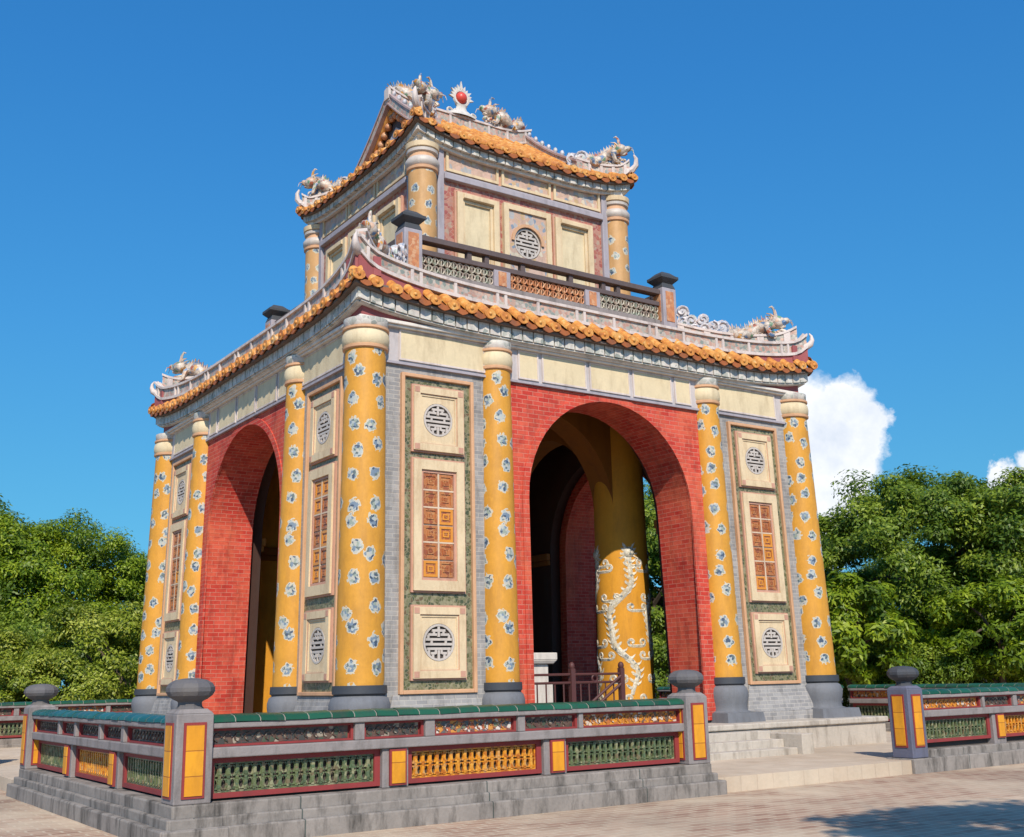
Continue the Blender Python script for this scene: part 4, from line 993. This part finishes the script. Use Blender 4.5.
def run_builder(name, label, origin, rot, mirror, posts, kind, segs, uppers, length, zb=0.49, plinth=True, coping='coping'):
    """one straight balustrade. Local u runs along it from 0, v is outward (+v to the viewer of its outer side)."""
    root = thing(name, label, 'balustrade', (origin[0], origin[1], 0.07), 'balustrades round the terrace')
    c_, s_ = math.cos(rot), math.sin(rot)
    def X(u, v, z):
        if mirror: v = -v
        return (origin[0]+u*c_+v*s_, origin[1]+u*s_-v*c_, z)
    B = (origin[0], origin[1], 0.07)
    def put(mb, nm, mats, par=root, bevel=0): return mb.build(nm, mats, par, X, B, bevel)
    if plinth:
        b = MB(); b.bar_u(-0.34, length+0.34, -0.34, 0.32, 0.0, 0.25, 0.45, 0.005); b.bar_u(-0.26, length+0.26, -0.30, 0.245, 0.235, 0.345, 0.45, 0.004)
        b.bar_u(-0.20, length+0.20, -0.24, 0.195, 0.33, 0.465, 0.45, 0.003); put(b, 'plinth', 'plinth', bevel=0.016); lo = 0.465
    else:
        b = MB(); b.bar_u(-0.24, length+0.24, -0.28, 0.24, 0.0, 0.29, 0.45, 0.005); b.box(0.19, length-0.19, -0.16, 0.15, 0.27, 0.40); put(b, 'plinth', 'plinth', bevel=0.014); lo = 0.29
    # long members
    b = MB(); b.bar_u(0.18, length-0.18, -0.13, 0.14, 1.175, 1.235, 0.5, 0.003); put(b, 'top_rail', kind, bevel=0.012)
    b = MB(); b.bar_u(0.18, length-0.18, -0.10, 0.125, 0.885, 0.99, 0.5, 0.003); put(b, 'middle_rail', kind, bevel=0.012)
    for i in range(len(segs)-1):
        e0, e1 = segs[i][1], segs[i+1][0]
        b = MB(); b.box(e0+0.002, e1-0.002, -0.07, 0.085, lo, 0.885); put(b, 'mullion', kind, bevel=0.01)
    for i in range(len(uppers)-1):
        b = MB(); b.box(uppers[i][1]+0.002, uppers[i+1][0]-0.002, -0.07, 0.115, 0.99, 1.175); put(b, 'mullion', kind, bevel=0.01)
    b = MB(); prof = [(-0.15, 1.235), (-0.145, 1.265), (-0.10, 1.295), (0.0, 1.312), (0.10, 1.295), (0.145, 1.265), (0.15, 1.235)]
    L0, L1 = 0.17, length-0.17; k = len(prof); npc = round((L1-L0)/0.265)
    for i in range(npc):
        p0, p1 = L0+(L1-L0)*i/npc, L0+(L1-L0)*(i+1)/npc; dz0, dz1, dv = random.uniform(-0.006, 0.006), random.uniform(-0.006, 0.006), random.uniform(-0.006, 0.006)
        q0, q1 = i*0.265+0.004, (i+1)*0.265-0.004
        vs = [(p0+0.002, v+dv, z+dz0) for v, z in prof]+[(p1-0.002, v+dv, z+dz1) for v, z in prof]
        b.add(vs, [(j, j+1, k+j+1, k+j) for j in range(k-1)]+[(0, k, 2*k-1, k-1)], [[(q0, 0.5), (q0, 0.5), (q1, 0.5), (q1, 0.5)]]*(k-1)+[[(0, 0)]*4], True)
        b.add([vs[j] for j in range(k)], [tuple(range(k))]); b.add([vs[k+j] for j in range(k)], [tuple(range(k))])
    put(b, 'coping', coping)
    # panels
    for (a0, a1, mm) in segs:
        b = MB(); b.cur = 1; b.box(a0+0.002, a1-0.002, -0.08, -0.05, lo, 0.884); b.cur = 0; b.frame(a0, a1, zb, 0.882, 0.07, -0.045, 0.03, 0.05)
        pn = put(b, 'openwork_panel', ['maroon_trim', 'black'])
        b = MB(); b.frame(a0+0.07, a1-0.07, zb+0.05, 0.832, 0.018, -0.05, 0.0); lattice(b, a0+0.088, a1-0.088, zb+0.068, 0.814, -0.02, 2)
        put(b, 'lattice', mm, pn)
    for i in range(len(segs)-1):
        e0, e1 = segs[i][1], segs[i+1][0]; m0, m1 = (e0+e1)/2-0.105+0.02, (e0+e1)/2+0.105+0.02
        b = MB(); b.cur = 0; b.box(m0, m1, 0.08, 0.115, zb, 0.872); b.cur = 1; b.box(m0+0.022, m1-0.022, 0.11, 0.125, zb+0.022, 0.85); put(b, 'yellow_panel', ['maroon_trim', 'gold'])
    for (a0, a1, mm) in uppers:
        b = MB(); b.cur = 0; b.box(a0+0.002, a1-0.002, -0.05, 0.02, 0.992, 1.173); b.frame(a0, a1, 0.992, 1.172, 0.03, -0.04, 0.07, 0.022)
        b.cur = 1; b.box(a0+0.05, a1-0.05, 0.015, 0.032, 1.015, 1.15)
        # low relief of scrolling leaves
        q = a0+0.1
        while q < a1-0.1:
            b.tube([(q+0.04*math.cos(t), 0.036, 1.08+0.04*math.sin(t)) for t in lin(0, 4.6, 7)], 0.012, 4); q += 0.11
        put(b, 'inlaid_strip', ['maroon_trim', mm])
    # posts
    for (pu, hb) in posts:
        kind2 = 'rail_blue' if hb else kind
        b = MB(); b.box(pu-0.19, pu+0.19, -0.19, 0.19, lo, 1.33); b.frustum(pu-0.19, pu+0.19, -0.19, 0.19, 1.33, pu-0.14, pu+0.14, -0.14, 0.14, 1.375)
        po = put(b, 'post', kind2, bevel=0.012)
        z0 = zb+0.03 if not hb else 0.45
        b = MB()
        for (du, dv) in ((0, 1), (0, -1), (1, 0), (-1, 0)):
            for cur, wd_, th in ((0, 0.115, 0.012), (1, 0.09, 0.02)):
                b.cur = cur; zz = 0.025 if cur else 0
                if dv: b.box(pu-wd_, pu+wd_, min(dv*0.18, dv*(0.19+th)), max(dv*0.18, dv*(0.19+th)), z0+zz, 1.245-zz)
                else: b.box(pu+min(du*0.18, du*(0.19+th)), pu+max(du*0.18, du*(0.19+th)), -wd_, wd_, z0+zz, 1.245-zz)
        put(b, 'yellow_panel', ['maroon_trim', 'gold'], po)
        p = X(pu, 0, 0); f = finial_mb(p[0], p[1], 1.37, 1.0).build('finial', 'finial_top' if hb else 'finial', po, None, B, 0.012)
    return root
# measured along the front run (u from the corner post at x = -3.86)
SEG = [(0.20, 2.15, 'latt_green'), (2.48, 4.34, 'latt_orange'), (4.68, 6.58, 'latt_green')]
UPP = [(0.19, 1.80, 'inlay_dark'), (1.92, 2.68, 'inlay_dark'), (2.81, 3.95, 'inlay'), (4.06, 4.87, 'inlay_dark'), (4.94, 6.60, 'inlay_gold')]
LEN = 6.79
def flip(l): return [(LEN-b_, LEN-a_, m_) for (a_, b_, m_) in reversed(l)]
O = -3.82
run_builder('terrace_balustrade', 'nearest balustrade with green coping across the front, left of the entrance steps', (O, O), 0, False, [(0, False), (LEN, False)], 'rail', SEG, UPP, LEN)
UPS = [(0.19, 1.9, 'inlay_dark'), (2.02, 2.9, 'inlay_dark'), (3.0, 4.1, 'inlay_dark'), (4.2, 5.0, 'inlay_dark'), (5.1, 6.6, 'inlay_dark')]
run_builder('terrace_balustrade', 'balustrade with teal coping receding along the left side from the corner post', (O, O), pi/2, True, [(LEN, False)], 'rail', SEG, UPS, LEN, coping='coping_teal')
GX = 7.59
run_builder('terrace_balustrade', 'front balustrade right of the entrance, with a blue grey end post', (GX, O), 0, False, [(0, True), (LEN, True)], 'rail', flip(SEG)[::1], flip(UPP), LEN, plinth=False)
FAR = GX+LEN
run_builder('terrace_balustrade', 'far left balustrade beyond the pavilion, running along the back edge', (O, FAR), 0, False, [(0, False), (LEN, False)], 'rail', SEG, UPP, LEN)
run_builder('terrace_balustrade', 'back balustrade behind the pavilion, right half, seen past the arch', (GX, FAR), 0, False, [(0, False)], 'rail', SEG, UPP, LEN)
run_builder('terrace_balustrade', 'shaded balustrade on the right side of the terrace, beside the pavilion', (FAR, O), pi/2, True, [], 'rail', SEG, UPP, LEN)
run_builder('terrace_balustrade', 'far right balustrade deeper along the right side of the terrace', (FAR, O+LEN), pi/2, True, [], 'rail', SEG, UPP, LEN)
run_builder('terrace_balustrade', 'balustrade on the left side beyond the side entrance', (O, GX), pi/2, True, [(0, False)], 'rail', SEG, UPS, LEN, coping='coping_teal')

# ---------------------------------------------------------------- iron railing and stone pedestal in the front arch
rl = thing('iron_railing', 'low rust red iron railing with a diagonal braced gate across the front arch', 'railing', (4.2, 0.5, 0.8))
RB = (4.2, 0.5, 0.8); ry = 0.5
for x in (3.2, 4.32, 5.42):
    b = MB(); b.box(x-0.045, x+0.045, ry-0.045, ry+0.045, 0.8, 1.76); b.ball((x, ry, 1.80), 0.055, 8, 6, 1.3)
    b.build('post', 'iron', rl, None, RB)
for z in (1.0, 1.52, 1.66):
    b = MB(); b.tube([(3.2, ry, z), (5.42, ry, z)], 0.022, 6); b.build('rail', 'iron', rl, None, RB)
for x in [3.2+0.187*i for i in range(1, 6)]+[4.32+0.183*i for i in range(1, 6)]:
    b = MB(); b.tube([(x, ry, 1.0), (x, ry, 1.52)], 0.014, 5); b.build('baluster', 'iron', rl, None, RB)
b = MB(); b.tube([(4.36, ry-0.03, 0.95), (5.38, ry-0.03, 1.62)], 0.026, 6); b.tube([(4.36, ry-0.03, 0.83), (5.38, ry-0.03, 1.48)], 0.026, 6)
b.tube([(4.82+0.06*math.cos(t), ry, 1.59+0.06*math.sin(t)) for t in lin(0, 2*pi, 11)], 0.018, 5, True, False); b.build('brace', 'iron', rl, None, RB)
pd = thing('stone_pedestal', 'white stepped stone pedestal standing inside the front arch behind the railing', 'pedestal', (4.0, 1.9, 0.8)); PB = (4.0, 1.9, 0.8)
b = MB(); b.box(3.35, 4.78, 1.5, 2.3, 0.8, 1.06); b.box(3.45, 4.68, 1.55, 2.25, 1.06, 1.5); b.build('plinth', 'altar', pd, None, PB, 0.015)
b = MB(); b.box(3.5, 4.62, 1.6, 2.2, 1.5, 1.86); b.build('block', 'altar', pd, None, PB, 0.015)
b = MB(); b.frustum(3.42, 4.70, 1.54, 2.26, 1.86, 3.36, 4.76, 1.5, 2.3, 1.93); b.box(3.36, 4.76, 1.5, 2.3, 1.93, 2.06); b.build('cap', 'altar', pd, None, PB, 0.015)

# ---------------------------------------------------------------- trees
def leaf_mesh(name, mat, clumps, per, leaf, rs, droop=0.25, width=0.42):
    """many small bent leaves in clumps; clumps are (centre, radius)"""
    P = []; 
    rng = np.random.default_rng(rs)
    cs = np.array([c[0] for c in clumps]); cr = np.array([c[1] for c in clumps]); k = len(clumps)
    idx = np.repeat(np.arange(k), per); nL = len(idx)
    dirs = rng.normal(size=(nL, 3)); dirs /= np.linalg.norm(dirs, axis=1)[:, None]
    rad = cr[idx]*rng.uniform(0.1, 1.05, nL)**0.7
    pos = cs[idx]+dirs*rad[:, None]*np.array([1, 1, 0.72])
    cent = cs.mean(axis=0); outw = pos-cent; outw /= (np.linalg.norm(outw, axis=1)[:, None]+1e-6)
    nrm = dirs*0.5+outw*0.45+np.array([0, 0, 0.55])+rng.normal(size=(nL, 3))*0.42; nrm /= np.linalg.norm(nrm, axis=1)[:, None]
    ax = dirs*0.7+rng.normal(size=(nL, 3))*0.7-np.array([0, 0, droop]); ax -= nrm*(ax*nrm).sum(1)[:, None]; ax /= (np.linalg.norm(ax, axis=1)[:, None]+1e-6)
    sd_ = np.cross(nrm, ax); ln = leaf*rng.uniform(0.65, 1.3, nL)[:, None]; wd_ = ln*width*0.5
    v0 = pos-ax*ln*0.5; v2 = pos+ax*ln*0.5-nrm*ln*0.10; vm = pos+nrm*ln*0.02
    v1 = vm-sd_*wd_; v3 = vm+sd_*wd_
    V_ = np.stack([v0, v1, v2, v3], axis=1).reshape(-1, 3)
    me = bpy.data.meshes.new(name); me.vertices.add(nL*4); me.vertices.foreach_set('co', V_.astype(np.float32).ravel())
    me.loops.add(nL*4); me.loops.foreach_set('vertex_index', np.arange(nL*4, dtype=np.int32))
    me.polygons.add(nL); me.polygons.foreach_set('loop_start', np.arange(0, nL*4, 4, dtype=np.int32))
    me.update(calc_edges=True)
    tone = np.clip(rng.normal(0.42, 0.24, nL)+rng.normal(0, 0.22, k)[idx], 0, 1)
    uv = np.repeat(np.stack([tone, rng.uniform(size=nL)], axis=1), 4, axis=0)
    me.uv_layers.new(name='UVMap').data.foreach_set('uv', uv.astype(np.float32).ravel())
    me.materials.append(M[mat]); me.validate()
    return me
def tree_meshes(seed, h, rx, rz, nc, per, leaf, mat, low, clump=0.17, width=0.42):
    """crown and trunk meshes for a tree of height h standing at the origin"""
    r = random.Random(seed); cl = []; cz = h-rz
    lob = [(r.uniform(0, 2*pi), r.uniform(-0.35, 0.9), r.uniform(0.55, 1.0)) for _ in range(7)]
    tries = 0
    while len(cl) < nc and tries < nc*30:
        tries += 1
        d = Vector((r.gauss(0, 1), r.gauss(0, 1), r.gauss(0.15, 1))).normalized()
        q = 0.74
        for (a, e, s_) in lob:
            ld = Vector((math.cos(a)*math.cos(e), math.sin(a)*math.cos(e), math.sin(e))); q = max(q, 0.74+0.34*s_*max(0, d.dot(ld)-0.62)/0.38)
        rr = q*r.uniform(0.45, 1.0)**0.45
        p = Vector((d.x*rx*rr, d.y*rx*rr, cz+d.z*rz*rr))
        if p.z < low: continue
        cl.append(((p.x, p.y, p.z), rx*clump*r.uniform(0.7, 1.35)))
    crown = leaf_mesh('crown', mat, cl, per, leaf, seed, width=width)
    b = MB(); tr = 0.035*h
    lean = (r.uniform(-0.25, 0.25), r.uniform(-0.25, 0.25))
    tp = [(lean[0]*t*t+0.06*math.sin(5*t+seed), lean[1]*t*t, -0.1+(cz*0.95)*t) for t in lin(0, 1, 7)]
    b.tube(tp, [tr*(1.5 if i == 0 else 1.0-0.11*i) for i in range(7)], 9)
    for i in range(9):
        c_ = Vector(r.choice(cl)[0]); s0 = Vector(tp[r.randint(3, 6)]); md = s0.lerp(c_, 0.5)+Vector((0, 0, r.uniform(0.0, 0.4)))
        b.tube([s0, md, c_], [tr*0.42, tr*0.26, tr*0.08], 6)
    t_ = b.build('trunk', 'bark'); tm = t_.data; bpy.data.objects.remove(t_)
    return crown, tm
TM = {
 'broad': tree_meshes(11, 7.6, 4.2, 3.6, 260, 520, 0.135, 'leaf_dark', 1.2, 0.135),
 'broad2': tree_meshes(12, 7.0, 3.9, 3.3, 250, 520, 0.135, 'leaf_dark', 0.9, 0.135),
 'fine': tree_meshes(13, 8.6, 4.6, 3.9, 230, 360, 0.135, 'leaf_mid', 1.5, 0.13),
 'fine2': tree_meshes(14, 8.0, 4.2, 3.7, 220, 360, 0.135, 'leaf_mid', 1.2, 0.13),
 'bush': tree_meshes(15, 3.6, 2.3, 1.8, 95, 400, 0.11, 'leaf_pale', 0.15, 0.17),
 'bush2': tree_meshes(16, 3.2, 2.5, 1.7, 95, 400, 0.115, 'leaf_pale', 0.1, 0.17),
 'frangi': tree_meshes(17, 4.6, 2.0, 1.9, 85, 200, 0.22, 'leaf_mid', 0.4, 0.2, 0.34),
 'shade': tree_meshes(19, 8.6, 2.9, 2.0, 130, 120, 0.26, 'leaf_dark', 3.0),
 'shrub': tree_meshes(18, 3.2, 2.6, 1.8, 110, 420, 0.13, 'leaf_dark', 0.0, 0.18),
}
def tree(kind, x, y, s, rot, label, name='tree', cat='tree', group=None, sz=1.0):
    t = thing(name, label, cat, (x, y, -0.03), group, rot); t.scale = (s, s, s*sz)
    for nm, me in zip(('crown', 'trunk'), TM[kind]):
        o = bpy.data.objects.new(nm, me); C.objects.link(o); o.parent = t
GL, GR = 'trees beyond the terrace on the left', 'trees beyond the terrace on the right'
# left, behind the far balustrade
tree('fine', -1.8, 35.7, 1.27, 0.3, 'tallest feathery green tree, standing at the left edge of the photo', group=GL)
tree('fine2', 1.4, 33.8, 1.20, 1.4, 'feathery green tree just right of the tallest left edge tree', group=GL)
tree('fine', 4.3, 33.4, 1.0, 2.7, 'feathery green tree whose crown touches the left rear column of the pavilion', group=GL)
tree('fine2', -7.5, 37, 1.2, 3.6, 'feathery tree standing outside the left edge, beyond the tallest one', group=GL)
tree('fine2', 8.5, 33, 0.92, 5.0, 'lowest feathery tree, mostly hidden behind the left half of the pavilion', group=GL)
GB = 'pale bushes behind the far balustrade'
tree('bush', -2.2, 21.6, 1.02, 0.5, 'pale green bush behind the far balustrade, nearest the left edge', 'bush', 'bush', GB)
tree('bush2', -0.2, 18.6, 0.92, 2.2, 'pale green bush in the middle of the left row, behind the far balustrade', 'bush', 'bush', GB)
tree('bush', 2.0, 19.4, 1.22, 4.1, 'pale green bush beside the left rear column of the pavilion', 'bush', 'bush', GB)
tree('shrub', -5.5, 24.5, 1.2, 1.0, 'darker bush outside the left edge behind the pale bushes', 'bush', 'bush', GB)
tree('shrub', 1.8, 26.0, 1.3, 3.0, 'dark bush in the gap between the pale bushes and the feathery trees', 'bush', 'bush', GB)
tree('shrub', -1.0, 28.0, 1.4, 1.4, 'dark bush under the tallest left edge tree', 'bush', 'bush', GB)
tree('shrub', 6.0, 22.5, 1.2, 5.0, 'dark bush hidden behind the rear arch', 'bush', 'bush', GB)
# right
tree('broad', 24.3, 7.4, 1.13, 0.2, 'big broad leaved tree with a domed crown right of the big cloud', group=GR)
tree('broad2', 26.6, 4.3, 1.17, 1.9, 'broad leaved tree at the right edge of the photo', group=GR)
tree('broad', 29.0, 12.9, 0.80, 3.9, 'broad leaved tree directly below the big cloud, behind the pavilion corner', group=GR)
tree('broad2', 33.8, 11.0, 1.28, 5.2, 'broad leaved tree behind the domed one, filling the gap to the right edge', group=GR)
tree('broad2', 24.0, 20.5, 1.34, 0.9, 'broad leaved tree glimpsed through the front arch', group=GR)
tree('broad', 29.0, 24.5, 1.38, 3.1, 'tall broad leaved tree farther back, filling the gap seen through the front arch', group=GR)
tree('broad', 16.0, 27.0, 0.95, 2.4, 'broad leaved tree hidden behind the right half of the pavilion', group=GR)
tree('frangi', 17.9, 5.6, 0.98, 0.7, 'lighter green small tree with big leaves beside the right rear column', 'small_tree', 'tree')
tree('frangi', 20.9, 3.0, 0.92, 2.9, 'light leaved low tree hanging over the right balustrade', 'small_tree', 'tree')
GD = 'dark bushes under the right trees'
tree('shrub', 20.3, 5.4, 0.85, 0.0, 'dark undergrowth bush right behind the blue grey end post', 'bush', 'bush', GD)
tree('shrub', 19.4, 9.2, 1.0, 2.0, 'dark undergrowth bush in the shade beside the pavilion corner', 'bush', 'bush', GD)
tree('shrub', 23.0, 1.8, 1.0, 4.0, 'dark undergrowth bush at the right edge', 'bush', 'bush', GD)
tree('shrub', 18.4, 14.8, 1.05, 5.0, 'dark bush seen low through the arch opening', 'bush', 'bush', GD)
# the tree behind the photographer whose shade falls on the paving
tree('shade', -0.3, -17.4, 1.08, 1.0, 'tree outside the frame whose shade falls on the paving at lower right', 'tree', 'tree')
